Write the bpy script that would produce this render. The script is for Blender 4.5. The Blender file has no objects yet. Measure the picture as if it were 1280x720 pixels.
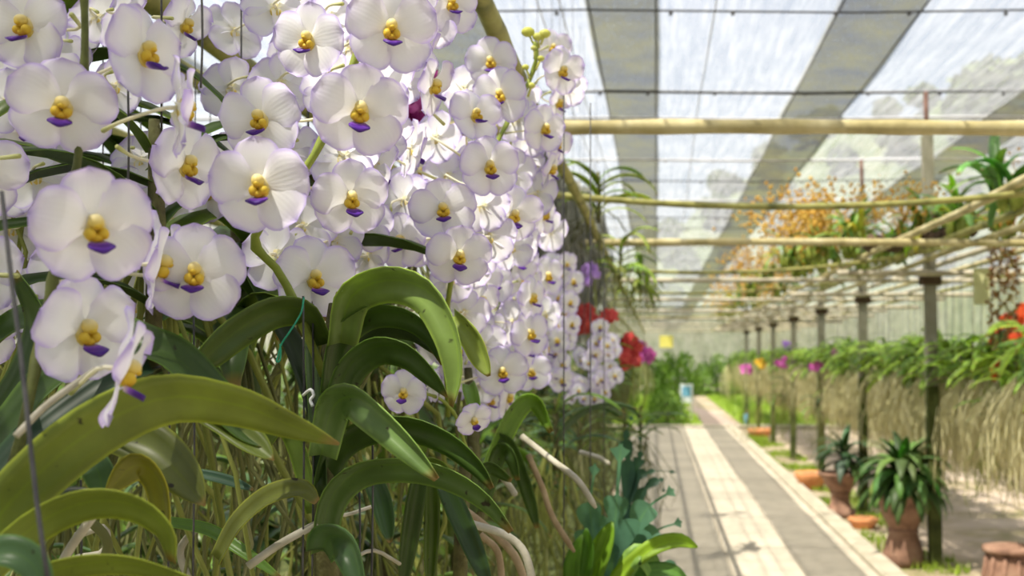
import bpy, math, random
from mathutils import Vector, Matrix, Euler, noise
random.seed(7)
PI = math.pi
C = bpy.context.scene.collection
SC = bpy.context.scene

# ------------------------------------------------------------------ camera, sky, sun, exposure
FPX, VX, VY, EYE = 1400.0, 820.0, 446.0, 1.5
cam_d = bpy.data.cameras.new('camera'); cam = bpy.data.objects.new('camera', cam_d); C.objects.link(cam)
cam_d.sensor_width = 36.0; cam_d.lens = 36.0 * FPX / 1280
cam_d.shift_x = -(VX - 640) / 1280; cam_d.shift_y = (VY - 360) / 1280
cam_d.clip_start = 0.05; cam_d.clip_end = 600
cam.location = (0, 0, EYE); cam.rotation_euler = (PI / 2, 0, 0)
cam_d.dof.use_dof = True; cam_d.dof.focus_distance = 1.25; cam_d.dof.aperture_fstop = 6.8
SC.camera = cam

w = bpy.data.worlds.new('sky'); SC.world = w; w.use_nodes = True
wn = w.node_tree.nodes; wl = w.node_tree.links; wn.clear()
sky = wn.new('ShaderNodeTexSky'); sky.sky_type = 'NISHITA'; sky.sun_disc = False
sky.sun_elevation = math.radians(64); sky.sun_rotation = math.radians(290); sky.air_density = 1.0; sky.dust_density = 4.0; sky.ozone_density = 1.0
bg = wn.new('ShaderNodeBackground'); bg.inputs[1].default_value = 0.125
hs = wn.new('ShaderNodeHueSaturation'); hs.inputs['Saturation'].default_value = 0.75
wo = wn.new('ShaderNodeOutputWorld'); wl.new(sky.outputs[0], hs.inputs['Color']); wl.new(hs.outputs[0], bg.inputs[0]); wl.new(bg.outputs[0], wo.inputs[0])

sd = bpy.data.lights.new('sun', 'SUN'); sd.energy = 8.2; sd.angle = math.radians(0.6); sd.color = (1.0, 0.93, 0.80)
sun = bpy.data.objects.new('sun', sd); C.objects.link(sun)
sun.rotation_euler = Vector((0.413, 0.38, -1.0)).to_track_quat('-Z', 'Y').to_euler()

SC.view_settings.view_transform = 'Standard'; SC.view_settings.look = 'None'
SC.view_settings.exposure = 0.30; SC.view_settings.gamma = 1.0; SC.view_settings.use_curve_mapping = False
try:
    SC.cycles.transparent_max_bounces = 16; SC.cycles.max_bounces = 10; SC.cycles.transmission_bounces = 6; SC.cycles.diffuse_bounces = 4
    SC.cycles.sample_clamp_indirect = 6.0
except Exception:
    pass

# ------------------------------------------------------------------ helpers
def at(px, py, Y):                                   # a pixel of the photograph at depth Y
    return Vector(((px - VX) / FPX * Y, Y, EYE - (py - VY) / FPX * Y))

def mat(name):
    m = bpy.data.materials.new(name); m.use_nodes = True
    n = m.node_tree.nodes; n.clear()
    out = n.new('ShaderNodeOutputMaterial')
    return m, n, m.node_tree.links, out

def noise_ramp(n, l, scale, cols, detail=4.0, coord='Object', stretch=None, rough=0.6):
    tc = n.new('ShaderNodeTexCoord'); src = tc.outputs[coord]
    if stretch:
        mp = n.new('ShaderNodeMapping'); mp.inputs['Scale'].default_value = stretch; l.new(src, mp.inputs[0]); src = mp.outputs[0]
    t = n.new('ShaderNodeTexNoise'); t.inputs['Scale'].default_value = scale; t.inputs['Detail'].default_value = detail; t.inputs['Roughness'].default_value = rough
    l.new(src, t.inputs['Vector'])
    r = n.new('ShaderNodeValToRGB'); l.new(t.outputs[0], r.inputs[0])
    e = r.color_ramp.elements
    while len(e) < len(cols): e.new(0.5)
    for k, (p, c) in enumerate(cols):
        e[k].position = p; e[k].color = (*c, 1)
    return r, t

def simple(name, cols, scale=8, rough=0.7, stretch=None, transl=0.0, bump=0.0, coord='Object', spec=0.3):
    m, n, l, out = mat(name)
    r, t = noise_ramp(n, l, scale, cols, stretch=stretch, coord=coord)
    p = n.new('ShaderNodeBsdfPrincipled'); p.inputs['Roughness'].default_value = rough; p.inputs['Specular IOR Level'].default_value = spec
    l.new(r.outputs[0], p.inputs['Base Color'])
    if bump:
        b = n.new('ShaderNodeBump'); b.inputs['Strength'].default_value = bump; b.inputs['Distance'].default_value = 0.02
        l.new(t.outputs[0], b.inputs['Height']); l.new(b.outputs[0], p.inputs['Normal'])
    if transl:
        tr = n.new('ShaderNodeBsdfTranslucent'); l.new(r.outputs[0], tr.inputs[0])
        mx = n.new('ShaderNodeMixShader'); mx.inputs[0].default_value = transl
        l.new(p.outputs[0], mx.inputs[1]); l.new(tr.outputs[0], mx.inputs[2]); l.new(mx.outputs[0], out.inputs[0])
    else:
        l.new(p.outputs[0], out.inputs[0])
    return m

def tinted(name, edge_cols, transl=0.35, rough=0.5, by_object=False, spec=0.3, vein=0.0, blem=0.0):
    """colour runs along the painted attribute 'tint' (x: distance from the middle to the rim)"""
    m, n, l, out = mat(name)
    a = n.new('ShaderNodeAttribute'); a.attribute_name = 'tint'
    sp = n.new('ShaderNodeSeparateColor'); l.new(a.outputs['Color'], sp.inputs[0])
    r = n.new('ShaderNodeValToRGB'); l.new(sp.outputs[0], r.inputs[0])
    e = r.color_ramp.elements
    while len(e) < len(edge_cols): e.new(0.5)
    for k, (p, c) in enumerate(edge_cols):
        e[k].position = p; e[k].color = (*c, 1)
    col = r.outputs[0]
    if by_object:
        oi = n.new('ShaderNodeObjectInfo')
        mx = n.new('ShaderNodeMix'); mx.data_type = 'RGBA'; mx.blend_type = 'MULTIPLY'; mx.inputs['Factor'].default_value = 1
        l.new(col, mx.inputs['A']); l.new(oi.outputs['Color'], mx.inputs['B']); col = mx.outputs['Result']
        tc = n.new('ShaderNodeTexCoord')
        t = n.new('ShaderNodeTexNoise'); t.inputs['Scale'].default_value = 22; t.inputs['Detail'].default_value = 5; l.new(tc.outputs['Object'], t.inputs[0])
        rr = n.new('ShaderNodeMapRange'); rr.inputs[1].default_value = 0.3; rr.inputs[2].default_value = 0.7; rr.inputs[3].default_value = 0.78; rr.inputs[4].default_value = 1.2
        l.new(t.outputs[0], rr.inputs[0])
        hv = n.new('ShaderNodeHueSaturation'); l.new(rr.outputs[0], hv.inputs['Value']); l.new(col, hv.inputs['Color']); col = hv.outputs[0]
        if blem:
            # brown old tips along the blade (tint y) and dark specks
            r2 = n.new('ShaderNodeMapRange'); r2.inputs[1].default_value = 0.93; r2.inputs[2].default_value = 1.0; l.new(sp.outputs[1], r2.inputs[0])
            m2 = n.new('ShaderNodeMix'); m2.data_type = 'RGBA'; l.new(r2.outputs[0], m2.inputs['Factor']); l.new(col, m2.inputs['A']); m2.inputs['B'].default_value = (0.30, 0.20, 0.06, 1)
            t3 = n.new('ShaderNodeTexNoise'); t3.inputs['Scale'].default_value = 75; l.new(tc.outputs['Object'], t3.inputs[0])
            r3 = n.new('ShaderNodeMapRange'); r3.inputs[1].default_value = 0.70; r3.inputs[2].default_value = 0.76; l.new(t3.outputs[0], r3.inputs[0])
            m3 = n.new('ShaderNodeMix'); m3.data_type = 'RGBA'; l.new(r3.outputs[0], m3.inputs['Factor']); l.new(m2.outputs['Result'], m3.inputs['A']); m3.inputs['B'].default_value = (0.03, 0.025, 0.01, 1)
            col = m3.outputs['Result']
    p = n.new('ShaderNodeBsdfPrincipled'); p.inputs['Roughness'].default_value = rough; p.inputs['Specular IOR Level'].default_value = spec
    l.new(col, p.inputs['Base Color'])
    if vein:
        wv = n.new('ShaderNodeMath'); wv.operation = 'SINE'; mu = n.new('ShaderNodeMath'); mu.operation = 'MULTIPLY'; mu.inputs[1].default_value = 70
        l.new(sp.outputs[2], mu.inputs[0]); l.new(mu.outputs[0], wv.inputs[0])
        b = n.new('ShaderNodeBump'); b.inputs['Strength'].default_value = vein; b.inputs['Distance'].default_value = 0.001
        l.new(wv.outputs[0], b.inputs['Height']); l.new(b.outputs[0], p.inputs['Normal'])
    tr = n.new('ShaderNodeBsdfTranslucent'); l.new(col, tr.inputs[0])
    if by_object:                                      # a green blade passes a yellower light than it reflects
        g = n.new('ShaderNodeMix'); g.data_type = 'RGBA'; g.blend_type = 'MULTIPLY'; g.inputs['Factor'].default_value = 1
        l.new(col, g.inputs['A']); g.inputs['B'].default_value = (1.5, 1.35, 0.5, 1); l.new(g.outputs['Result'], tr.inputs[0])
    mx = n.new('ShaderNodeMixShader'); mx.inputs[0].default_value = transl
    l.new(p.outputs[0], mx.inputs[1]); l.new(tr.outputs[0], mx.inputs[2]); l.new(mx.outputs[0], out.inputs[0])
    return m

def net_material(name, cover, spread, fibre, scale_stretch, fleck, transl=0.6):
    """woven shade cloth: mostly holes, the threads finer than a pixel; cover is the share of thread"""
    m, n, l, out = mat(name)
    tc = n.new('ShaderNodeTexCoord')
    mp = n.new('ShaderNodeMapping'); mp.inputs['Scale'].default_value = scale_stretch; l.new(tc.outputs['Object'], mp.inputs[0])
    t = n.new('ShaderNodeTexNoise'); t.inputs['Scale'].default_value = 3.0; t.inputs['Detail'].default_value = 6; t.inputs['Roughness'].default_value = 0.65; l.new(mp.outputs[0], t.inputs[0])
    r = n.new('ShaderNodeMapRange'); r.inputs[1].default_value = 0.32; r.inputs[2].default_value = 0.68; r.inputs[3].default_value = cover - spread; r.inputs[4].default_value = cover + spread
    l.new(t.outputs[0], r.inputs[0])
    c, _ = noise_ramp(n, l, 2.2, [(0.35, fibre), (0.6, fleck)], detail=6)
    d = n.new('ShaderNodeBsdfDiffuse'); l.new(c.outputs[0], d.inputs[0])
    tl = n.new('ShaderNodeBsdfTranslucent'); l.new(c.outputs[0], tl.inputs[0])
    th = n.new('ShaderNodeMixShader'); th.inputs[0].default_value = transl; l.new(d.outputs[0], th.inputs[1]); l.new(tl.outputs[0], th.inputs[2])
    tp = n.new('ShaderNodeBsdfTransparent')
    mx = n.new('ShaderNodeMixShader'); l.new(r.outputs[0], mx.inputs[0]); l.new(tp.outputs[0], mx.inputs[1]); l.new(th.outputs[0], mx.inputs[2])
    l.new(mx.outputs[0], out.inputs[0])
    return m

M = {}
M['petal'] = tinted('petal', [(0.0, (0.88, 0.86, 0.58)), (0.16, (0.88, 0.88, 0.84)), (0.50, (0.86, 0.86, 0.89)), (0.80, (0.79, 0.75, 0.90)), (1.0, (0.56, 0.45, 0.86))], transl=0.36, rough=0.55, spec=0.25, vein=0.05)
M['petal_small'] = M['petal']
M['lip'] = tinted('lip', [(0.0, (0.85, 0.70, 0.75)), (0.3, (0.30, 0.12, 0.60)), (0.6, (0.11, 0.03, 0.33)), (1.0, (0.08, 0.02, 0.28))], transl=0.15, rough=0.4)
M['column'] = tinted('column', [(0.0, (0.78, 0.52, 0.03)), (0.45, (0.84, 0.63, 0.08)), (0.75, (0.88, 0.72, 0.24)), (1.0, (0.90, 0.82, 0.50))], transl=0.25, rough=0.45)
M['pedicel'] = tinted('pedicel', [(0.0, (0.90, 0.87, 0.74)), (0.6, (0.88, 0.84, 0.62)), (1.0, (0.50, 0.55, 0.12))], transl=0.25)
M['spike'] = simple('spike', [(0.3, (0.17, 0.22, 0.03)), (0.7, (0.30, 0.36, 0.06))], scale=30, rough=0.5, transl=0.1)
M['spike_dark'] = simple('spike_dark', [(0.3, (0.05, 0.06, 0.012)), (0.7, (0.14, 0.16, 0.04))], scale=40, rough=0.5)
M['bud'] = simple('bud', [(0.3, (0.60, 0.62, 0.08)), (0.7, (0.75, 0.76, 0.25))], scale=30, rough=0.5, transl=0.3)
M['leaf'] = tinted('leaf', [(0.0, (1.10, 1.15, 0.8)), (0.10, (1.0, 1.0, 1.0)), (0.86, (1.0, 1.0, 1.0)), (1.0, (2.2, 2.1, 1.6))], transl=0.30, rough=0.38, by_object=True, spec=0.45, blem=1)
M['leaf_thin'] = tinted('leaf_thin', [(0.0, (1.25, 1.25, 0.9)), (0.12, (1.0, 1.0, 1.0)), (1.0, (1.0, 1.0, 1.0))], transl=0.35, rough=0.45, by_object=True, spec=0.35)
M['stem'] = simple('stem', [(0.3, (0.05, 0.04, 0.02)), (0.6, (0.14, 0.14, 0.05)), (0.8, (0.25, 0.20, 0.12))], scale=25, rough=0.8, bump=0.5)
M['root_olive'] = simple('root_olive', [(0.3, (0.07, 0.08, 0.02)), (0.55, (0.19, 0.20, 0.07)), (0.8, (0.38, 0.37, 0.20))], scale=9, rough=0.85, stretch=(1, 1, 0.15), transl=0.1)
M['root_tan'] = simple('root_tan', [(0.25, (0.42, 0.40, 0.16)), (0.45, (0.82, 0.78, 0.47)), (0.8, (0.93, 0.90, 0.68))], scale=7, rough=0.85, stretch=(1, 1, 0.12), transl=0.35)
M['root_lime'] = simple('root_lime', [(0.3, (0.15, 0.18, 0.03)), (0.6, (0.34, 0.37, 0.09)), (0.8, (0.54, 0.53, 0.25))], scale=9, rough=0.8, stretch=(1, 1, 0.15), transl=0.25)
M['root_pale'] = simple('root_pale', [(0.3, (0.30, 0.28, 0.20)), (0.7, (0.54, 0.51, 0.42))], scale=30, rough=0.7)
M['root_brown'] = simple('root_brown', [(0.3, (0.24, 0.17, 0.09)), (0.7, (0.44, 0.34, 0.21))], scale=30, rough=0.8)
M['root_tip'] = simple('root_tip', [(0.3, (0.38, 0.45, 0.08)), (0.7, (0.5, 0.55, 0.14))], scale=10, rough=0.5)
M['moss'] = simple('moss', [(0.3, (0.16, 0.17, 0.14)), (0.55, (0.36, 0.37, 0.32)), (0.8, (0.58, 0.58, 0.53))], scale=7, rough=0.9, stretch=(1, 1, 0.2), transl=0.3)
M['bamboo'] = simple('bamboo', [(0.25, (0.17, 0.15, 0.05)), (0.45, (0.42, 0.36, 0.17)), (0.6, (0.56, 0.50, 0.28)), (0.8, (0.60, 0.56, 0.42))], scale=5, rough=0.55, bump=0.1)
M['bamboo_green'] = simple('bamboo_green', [(0.3, (0.10, 0.11, 0.03)), (0.5, (0.28, 0.27, 0.08)), (0.75, (0.42, 0.42, 0.14))], scale=8, rough=0.6, bump=0.15)
M['bamboo_grey'] = simple('bamboo_grey', [(0.3, (0.30, 0.27, 0.18)), (0.6, (0.55, 0.50, 0.38)), (0.8, (0.66, 0.62, 0.52))], scale=6, rough=0.65, bump=0.1)
M['wire'] = simple('wire', [(0.3, (0.03, 0.03, 0.035)), (0.7, (0.10, 0.10, 0.10))], scale=40, rough=0.5)
M['steel'] = simple('steel', [(0.3, (0.42, 0.42, 0.44)), (0.7, (0.62, 0.62, 0.64))], scale=6, rough=0.5)
M['rust'] = simple('rust', [(0.3, (0.10, 0.05, 0.04)), (0.7, (0.22, 0.13, 0.10))], scale=14, rough=0.8)
M['post'] = simple('post', [(0.3, (0.10, 0.11, 0.06)), (0.5, (0.26, 0.25, 0.18)), (0.75, (0.45, 0.43, 0.37))], scale=2.5, rough=0.9, bump=0.3)
M['post_moss'] = simple('post_moss', [(0.3, (0.03, 0.04, 0.012)), (0.55, (0.09, 0.11, 0.03)), (0.8, (0.20, 0.22, 0.08))], scale=5, rough=0.95, bump=0.4)
M['wood_dark'] = simple('wood_dark', [(0.3, (0.03, 0.02, 0.012)), (0.7, (0.13, 0.085, 0.05))], scale=9, rough=0.9, bump=0.6)
M['joint'] = simple('joint', [(0.3, (0.28, 0.25, 0.19)), (0.7, (0.40, 0.36, 0.28))], scale=12, rough=0.95)
M['kerb'] = simple('kerb', [(0.3, (0.40, 0.36, 0.27)), (0.7, (0.56, 0.51, 0.40))], scale=5, rough=0.9, bump=0.2)
M['terracotta'] = simple('terracotta', [(0.3, (0.12, 0.065, 0.045)), (0.5, (0.30, 0.17, 0.115)), (0.8, (0.42, 0.27, 0.19))], scale=9, rough=0.85, bump=0.2)
M['terracotta_orange'] = simple('terracotta_orange', [(0.3, (0.62, 0.24, 0.09)), (0.7, (0.75, 0.36, 0.16))], scale=9, rough=0.8)
M['soil_pot'] = simple('soil_pot', [(0.3, (0.03, 0.02, 0.012)), (0.7, (0.09, 0.06, 0.04))], scale=40, rough=1)
M['net_light'] = net_material('net_light', 0.36, 0.13, (0.62, 0.66, 0.72), (7, 0.5, 1), (0.74, 0.77, 0.82))
M['net_dense'] = net_material('net_dense', 0.79, 0.20, (0.13, 0.14, 0.155), (26, 5, 1), (0.20, 0.20, 0.13), transl=0.5)
M['net_wall'] = net_material('net_wall', 0.70, 0.2, (0.40, 0.42, 0.38), (2, 2, 1), (0.62, 0.63, 0.58))
M['blossom_red'] = simple('blossom_red', [(0.35, (0.50, 0.015, 0.03)), (0.7, (0.75, 0.16, 0.13))], scale=40, rough=0.5, transl=0.3)
M['blossom_pink'] = simple('blossom_pink', [(0.35, (0.62, 0.06, 0.45)), (0.7, (0.85, 0.30, 0.66))], scale=30, rough=0.5, transl=0.3)
M['blossom_magenta'] = simple('blossom_magenta', [(0.35, (0.22, 0.01, 0.12)), (0.7, (0.42, 0.06, 0.30))], scale=30, rough=0.5, transl=0.3)
M['blossom_violet'] = simple('blossom_violet', [(0.35, (0.42, 0.22, 0.72)), (0.7, (0.60, 0.42, 0.82))], scale=30, rough=0.5, transl=0.3)
M['blossom_scarlet'] = simple('blossom_scarlet', [(0.35, (0.78, 0.06, 0.02)), (0.7, (0.90, 0.20, 0.06))], scale=30, rough=0.5, transl=0.3)
M['blossom_yellow'] = simple('blossom_yellow', [(0.35, (0.80, 0.50, 0.03)), (0.7, (0.88, 0.62, 0.08))], scale=30, rough=0.5, transl=0.3)
M['blossom_orange'] = simple('blossom_orange', [(0.3, (0.52, 0.26, 0.04)), (0.5, (0.78, 0.50, 0.09)), (0.7, (0.86, 0.68, 0.20))], scale=14, rough=0.6, transl=0.3)
M['bead'] = simple('bead', [(0.3, (0.28, 0.09, 0.03)), (0.5, (0.45, 0.25, 0.08)), (0.7, (0.40, 0.42, 0.12))], scale=24, rough=0.6, transl=0.2)
M['string'] = simple('string', [(0.3, (0.01, 0.22, 0.12)), (0.7, (0.03, 0.35, 0.20))], scale=60, rough=0.6)
M['clip'] = simple('clip', [(0.3, (0.75, 0.76, 0.78)), (0.7, (0.85, 0.86, 0.88))], scale=20, rough=0.4)
M['sign_yellow'] = simple('sign_yellow', [(0.3, (0.78, 0.72, 0.14)), (0.7, (0.85, 0.80, 0.22))], scale=6, rough=0.6)
M['sign_cream'] = simple('sign_cream', [(0.3, (0.78, 0.80, 0.42)), (0.7, (0.84, 0.86, 0.52))], scale=6, rough=0.6, transl=0.2)
M['sign_white'] = simple('sign_white', [(0.3, (0.72, 0.78, 0.84)), (0.7, (0.80, 0.84, 0.88))], scale=6, rough=0.6)
M['sign_blue'] = simple('sign_blue', [(0.3, (0.12, 0.38, 0.62)), (0.7, (0.22, 0.50, 0.70))], scale=6, rough=0.6)
M['grass'] = simple('grass', [(0.3, (0.16, 0.28, 0.02)), (0.6, (0.34, 0.48, 0.05)), (0.8, (0.46, 0.58, 0.10))], scale=6, rough=0.8, transl=0.25)
M['hedge'] = simple('hedge', [(0.3, (0.05, 0.12, 0.02)), (0.55, (0.17, 0.30, 0.04)), (0.8, (0.34, 0.48, 0.08))], scale=3, rough=0.6, transl=0.25)
M['crown'] = simple('crown', [(0.3, (0.06, 0.09, 0.03)), (0.55, (0.12, 0.16, 0.06)), (0.8, (0.19, 0.22, 0.10))], scale=1.2, rough=0.8, transl=0.15)
M['bark'] = simple('bark', [(0.3, (0.08, 0.06, 0.04)), (0.7, (0.2, 0.16, 0.12))], scale=3, rough=0.95)

def hill_material():
    m, n, l, out = mat('hill')
    r, t = noise_ramp(n, l, 0.16, [(0.3, (0.06, 0.085, 0.04)), (0.5, (0.10, 0.13, 0.06)), (0.65, (0.16, 0.17, 0.10)), (0.8, (0.22, 0.21, 0.17))], detail=10, rough=0.7)
    p = n.new('ShaderNodeBsdfPrincipled'); p.inputs['Roughness'].default_value = 0.95; p.inputs['Specular IOR Level'].default_value = 0.1
    l.new(r.outputs[0], p.inputs['Base Color']); l.new(p.outputs[0], out.inputs[0]); return m
M['hill'] = hill_material()

def ground_material():
    m, n, l, out = mat('ground')
    r, t = noise_ramp(n, l, 0.9, [(0.32, (0.20, 0.24, 0.06)), (0.43, (0.36, 0.30, 0.19)), (0.55, (0.50, 0.41, 0.32)), (0.75, (0.60, 0.51, 0.41))], detail=9, rough=0.7)
    p = n.new('ShaderNodeBsdfPrincipled'); p.inputs['Roughness'].default_value = 0.95; p.inputs['Specular IOR Level'].default_value = 0.15
    b = n.new('ShaderNodeBump'); b.inputs['Strength'].default_value = 0.5; b.inputs['Distance'].default_value = 0.05
    l.new(t.outputs[0], b.inputs['Height']); l.new(b.outputs[0], p.inputs['Normal'])
    l.new(r.outputs[0], p.inputs['Base Color']); l.new(p.outputs[0], out.inputs[0]); return m
M['ground'] = ground_material()

def tag(o, label=None, cat=None, group=None, kind=None):
    if label: o['label'] = label
    if cat: o['category'] = cat
    if group: o['group'] = group
    if kind: o['kind'] = kind
    return o

def thing(name, loc, label, cat, group=None):
    o = bpy.data.objects.new(name, None); C.objects.link(o); o.location = loc; o.empty_display_size = 0.05
    return tag(o, label, cat, group)

def mesh(name, V, F, m, tint=None, smooth=True):
    me = bpy.data.meshes.new(name); me.from_pydata([tuple(v) for v in V], [], F)
    if m: me.materials.append(m)
    if smooth: me.polygons.foreach_set('use_smooth', [True] * len(me.polygons))
    if tint:
        ca = me.color_attributes.new('tint', 'FLOAT_COLOR', 'POINT')
        ca.data.foreach_set('color', [x for t in tint for x in (t[0], t[1], t[2], 1.0)])
    me.update(); return me

def link(name, me, parent=None, loc=None, rot=None, scale=None, color=None):
    o = bpy.data.objects.new(name, me); C.objects.link(o)
    if parent is not None: o.parent = parent
    if loc is not None: o.location = loc
    if rot is not None: o.rotation_euler = rot
    if scale is not None: o.scale = (scale,) * 3 if isinstance(scale, (int, float)) else scale
    if color is not None: o.color = (*color, 1)
    return o

def wpart(name, V, F, m, root, tint=None, color=None, smooth=True):   # world points under a thing that is only moved, not turned
    L = root.location if root is not None else Vector((0, 0, 0))
    return link(name, mesh(name, [Vector(v) - L for v in V], F, m, tint, smooth), root, color=color)

def smooth_pts(P, n):                                  # Catmull-Rom through P
    P = [Vector(p) for p in P]
    Q = [2 * P[0] - P[1]] + P + [2 * P[-1] - P[-2]]
    out = []
    for k in range(n):
        s = k / (n - 1) * (len(P) - 1); i = min(int(s), len(P) - 2); t = s - i
        a, b, c, d = Q[i], Q[i + 1], Q[i + 2], Q[i + 3]
        out.append(0.5 * ((2 * b) + (c - a) * t + (2 * a - 5 * b + 4 * c - d) * t * t + (3 * b - a - 3 * c + d) * t ** 3))
    return out

def tube(P, R, ns=6, caps=True):
    P = [Vector(p) for p in P]
    if isinstance(R, (int, float)): R = [R] * len(P)
    V, F = [], []; ref = None
    for i, p in enumerate(P):
        t = (P[min(i + 1, len(P) - 1)] - P[max(i - 1, 0)]).normalized()
        if ref is None: ref = Vector((0, 0, 1)) if abs(t.z) < 0.8 else Vector((1, 0, 0))
        a = (ref - t * ref.dot(t)).normalized(); b = t.cross(a); ref = a
        for k in range(ns):
            q = 2 * PI * k / ns; V.append(p + (a * math.cos(q) + b * math.sin(q)) * R[i])
    for i in range(len(P) - 1):
        for k in range(ns):
            F.append((i * ns + k, i * ns + (k + 1) % ns, (i + 1) * ns + (k + 1) % ns, (i + 1) * ns + k))
    if caps:
        F.append(tuple(range(ns))[::-1]); F.append(tuple((len(P) - 1) * ns + k for k in range(ns)))
    return V, F

class MB:
    def __init__(s): s.V, s.F, s.T = [], [], []
    def add(s, V, F, T=None):
        n = len(s.V); s.V += list(V); s.F += [tuple(i + n for i in f) for f in F]; s.T += list(T) if T else [(0.5, 0.5, 0.5)] * len(V); return s
    def box(s, lo, hi):
        x0, y0, z0 = lo; x1, y1, z1 = hi
        return s.add([Vector(v) for v in ((x0, y0, z0), (x1, y0, z0), (x1, y1, z0), (x0, y1, z0), (x0, y0, z1), (x1, y0, z1), (x1, y1, z1), (x0, y1, z1))],
                     [(0, 3, 2, 1), (4, 5, 6, 7), (0, 1, 5, 4), (1, 2, 6, 5), (2, 3, 7, 6), (3, 0, 4, 7)])
    def tube(s, P, R, ns=6): return s.add(*tube(P, R, ns))
    def lathe(s, prof, c=(0, 0, 0), ns=24):
        V, F = [], []
        for r, z in prof:
            for k in range(ns):
                q = 2 * PI * k / ns; V.append(Vector((c[0] + r * math.cos(q), c[1] + r * math.sin(q), c[2] + z)))
        for i in range(len(prof) - 1):
            for k in range(ns): F.append((i * ns + k, i * ns + (k + 1) % ns, (i + 1) * ns + (k + 1) % ns, (i + 1) * ns + k))
        F.append(tuple(range(ns))[::-1]); F.append(tuple((len(prof) - 1) * ns + k for k in range(ns)))
        return s.add(V, F)
    def blob(s, c, r, nu=8, nv=6, jit=0.0, sq=(1, 1, 1)):
        V, F = [], []
        for j in range(nv + 1):
            th = PI * j / nv
            for k in range(nu):
                ph = 2 * PI * k / nu; d = 1 + random.uniform(-jit, jit)
                V.append(Vector((c[0] + r * sq[0] * d * math.sin(th) * math.cos(ph), c[1] + r * sq[1] * d * math.sin(th) * math.sin(ph), c[2] + r * sq[2] * d * math.cos(th))))
        for j in range(nv):
            for k in range(nu): F.append((j * nu + k, (j + 1) * nu + k, (j + 1) * nu + (k + 1) % nu, j * nu + (k + 1) % nu))
        return s.add(V, F)
    def mesh(s, name, m, tint=False, smooth=True): return mesh(name, s.V, s.F, m, s.T if tint else None, smooth)

def blade(P, hw, S, N, fold=0.25, th=0.0016, nu=5, tipcut=True, fine=1.0):
    """a thick strap leaf: centre points P, half width hw(t), side and up vectors per point"""
    n = len(P); us = [-1, -0.5, 0, 0.5, 1] if nu == 5 else [-1, 0, 1]; k = len(us); V, F, T = [], [], []
    for sgn in (1, -1):
        for i in range(n):
            t = i / (n - 1); h = hw(t)
            for u in us:
                V.append(P[i] + S[i] * (u * h) + N[i] * (fold * h * (abs(u) ** 1.2 - 0.4) + sgn * th * 0.5 * (1.15 - 0.8 * u * u)))
                T.append((abs(u), t, (u + 1) / 2))
    o = n * k
    for i in range(n - 1):
        for j in range(k - 1):
            a, b, c, d = i * k + j, i * k + j + 1, (i + 1) * k + j + 1, (i + 1) * k + j
            F.append((a, b, c, d)); F.append((o + d, o + c, o + b, o + a))
        F.append((i * k, (i + 1) * k, o + (i + 1) * k, o + i * k)); F.append((i * k + k - 1, o + i * k + k - 1, o + (i + 1) * k + k - 1, (i + 1) * k + k - 1))
    e = (n - 1) * k
    for j in range(k - 1): F.append((e + j, e + j + 1, o + e + j + 1, o + e + j)); F.append((j + 1, j, o + j, o + j + 1))
    return V, F, T

def strap_width(W, base=0.8, tip=0.35, peak=0.35):
    def f(t):
        if t < peak: k = base + (1 - base) * math.sin(t / peak * PI / 2)
        else:
            s = (t - peak) / (1 - peak); k = (1 - s ** 3.2) * (1 - tip) + tip
        return W * k
    return f

def picture_leaf(name, ctrl, hw_px, root, m='leaf', color=(0.12, 0.2, 0.04), tilt=40, fold=0.3, n=20, base=0.8, tip=0.3, peak=0.35, Y=None, th=0.002):
    """a leaf of a near plant, laid through measured points; tilt turns the blade out of the picture plane"""
    pts = [(c[0], c[1], c[2] if len(c) > 2 else Y) for c in ctrl]
    P = smooth_pts([at(*p) for p in pts], n); Ym = sum(p[2] for p in pts) / len(pts)
    a = math.radians(tilt); W = hw_px / FPX * Ym / max(0.35, math.cos(a))
    S, N = [], []
    for i in range(n):
        t = (P[min(i + 1, n - 1)] - P[max(i - 1, 0)]).normalized()
        q = Vector((-t.z, 0, t.x)); q = q.normalized() if q.length > 1e-6 else Vector((0, 0, 1))
        s = (q * math.cos(a) + Vector((0, 1, 0)) * math.sin(a)); s = (s - t * s.dot(t)).normalized()
        S.append(s); N.append(t.cross(s) * (1 if t.cross(s).z * 1 >= -2 else -1))
    V, F, T = blade(P, strap_width(W, base, tip, peak), S, N, fold * 1.9, th)
    return wpart(name, V, F, M[m], root, T, color)

# ------------------------------------------------------------------ setting: ground, path, kerb, lawn, hill
def sheet(x0, x1, y0, y1, nx, ny, zf):
    V = [Vector((x0 + (x1 - x0) * i / nx, y0 + (y1 - y0) * j / ny, 0)) for j in range(ny + 1) for i in range(nx + 1)]
    for v in V: v.z = zf(v.x, v.y)
    F = [(j * (nx + 1) + i, j * (nx + 1) + i + 1, (j + 1) * (nx + 1) + i + 1, (j + 1) * (nx + 1) + i) for j in range(ny) for i in range(nx)]
    return V, F

V, F = sheet(-40, 60, -8, 170, 100, 178, lambda x, y: -0.03 + 0.02 * noise.noise(Vector((x * 0.7, y * 0.7, 0))))
tag(link('ground', mesh('ground', V, F, M['ground'])), 'bare pinkish tan soil beside the paved path', kind='structure')

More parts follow.
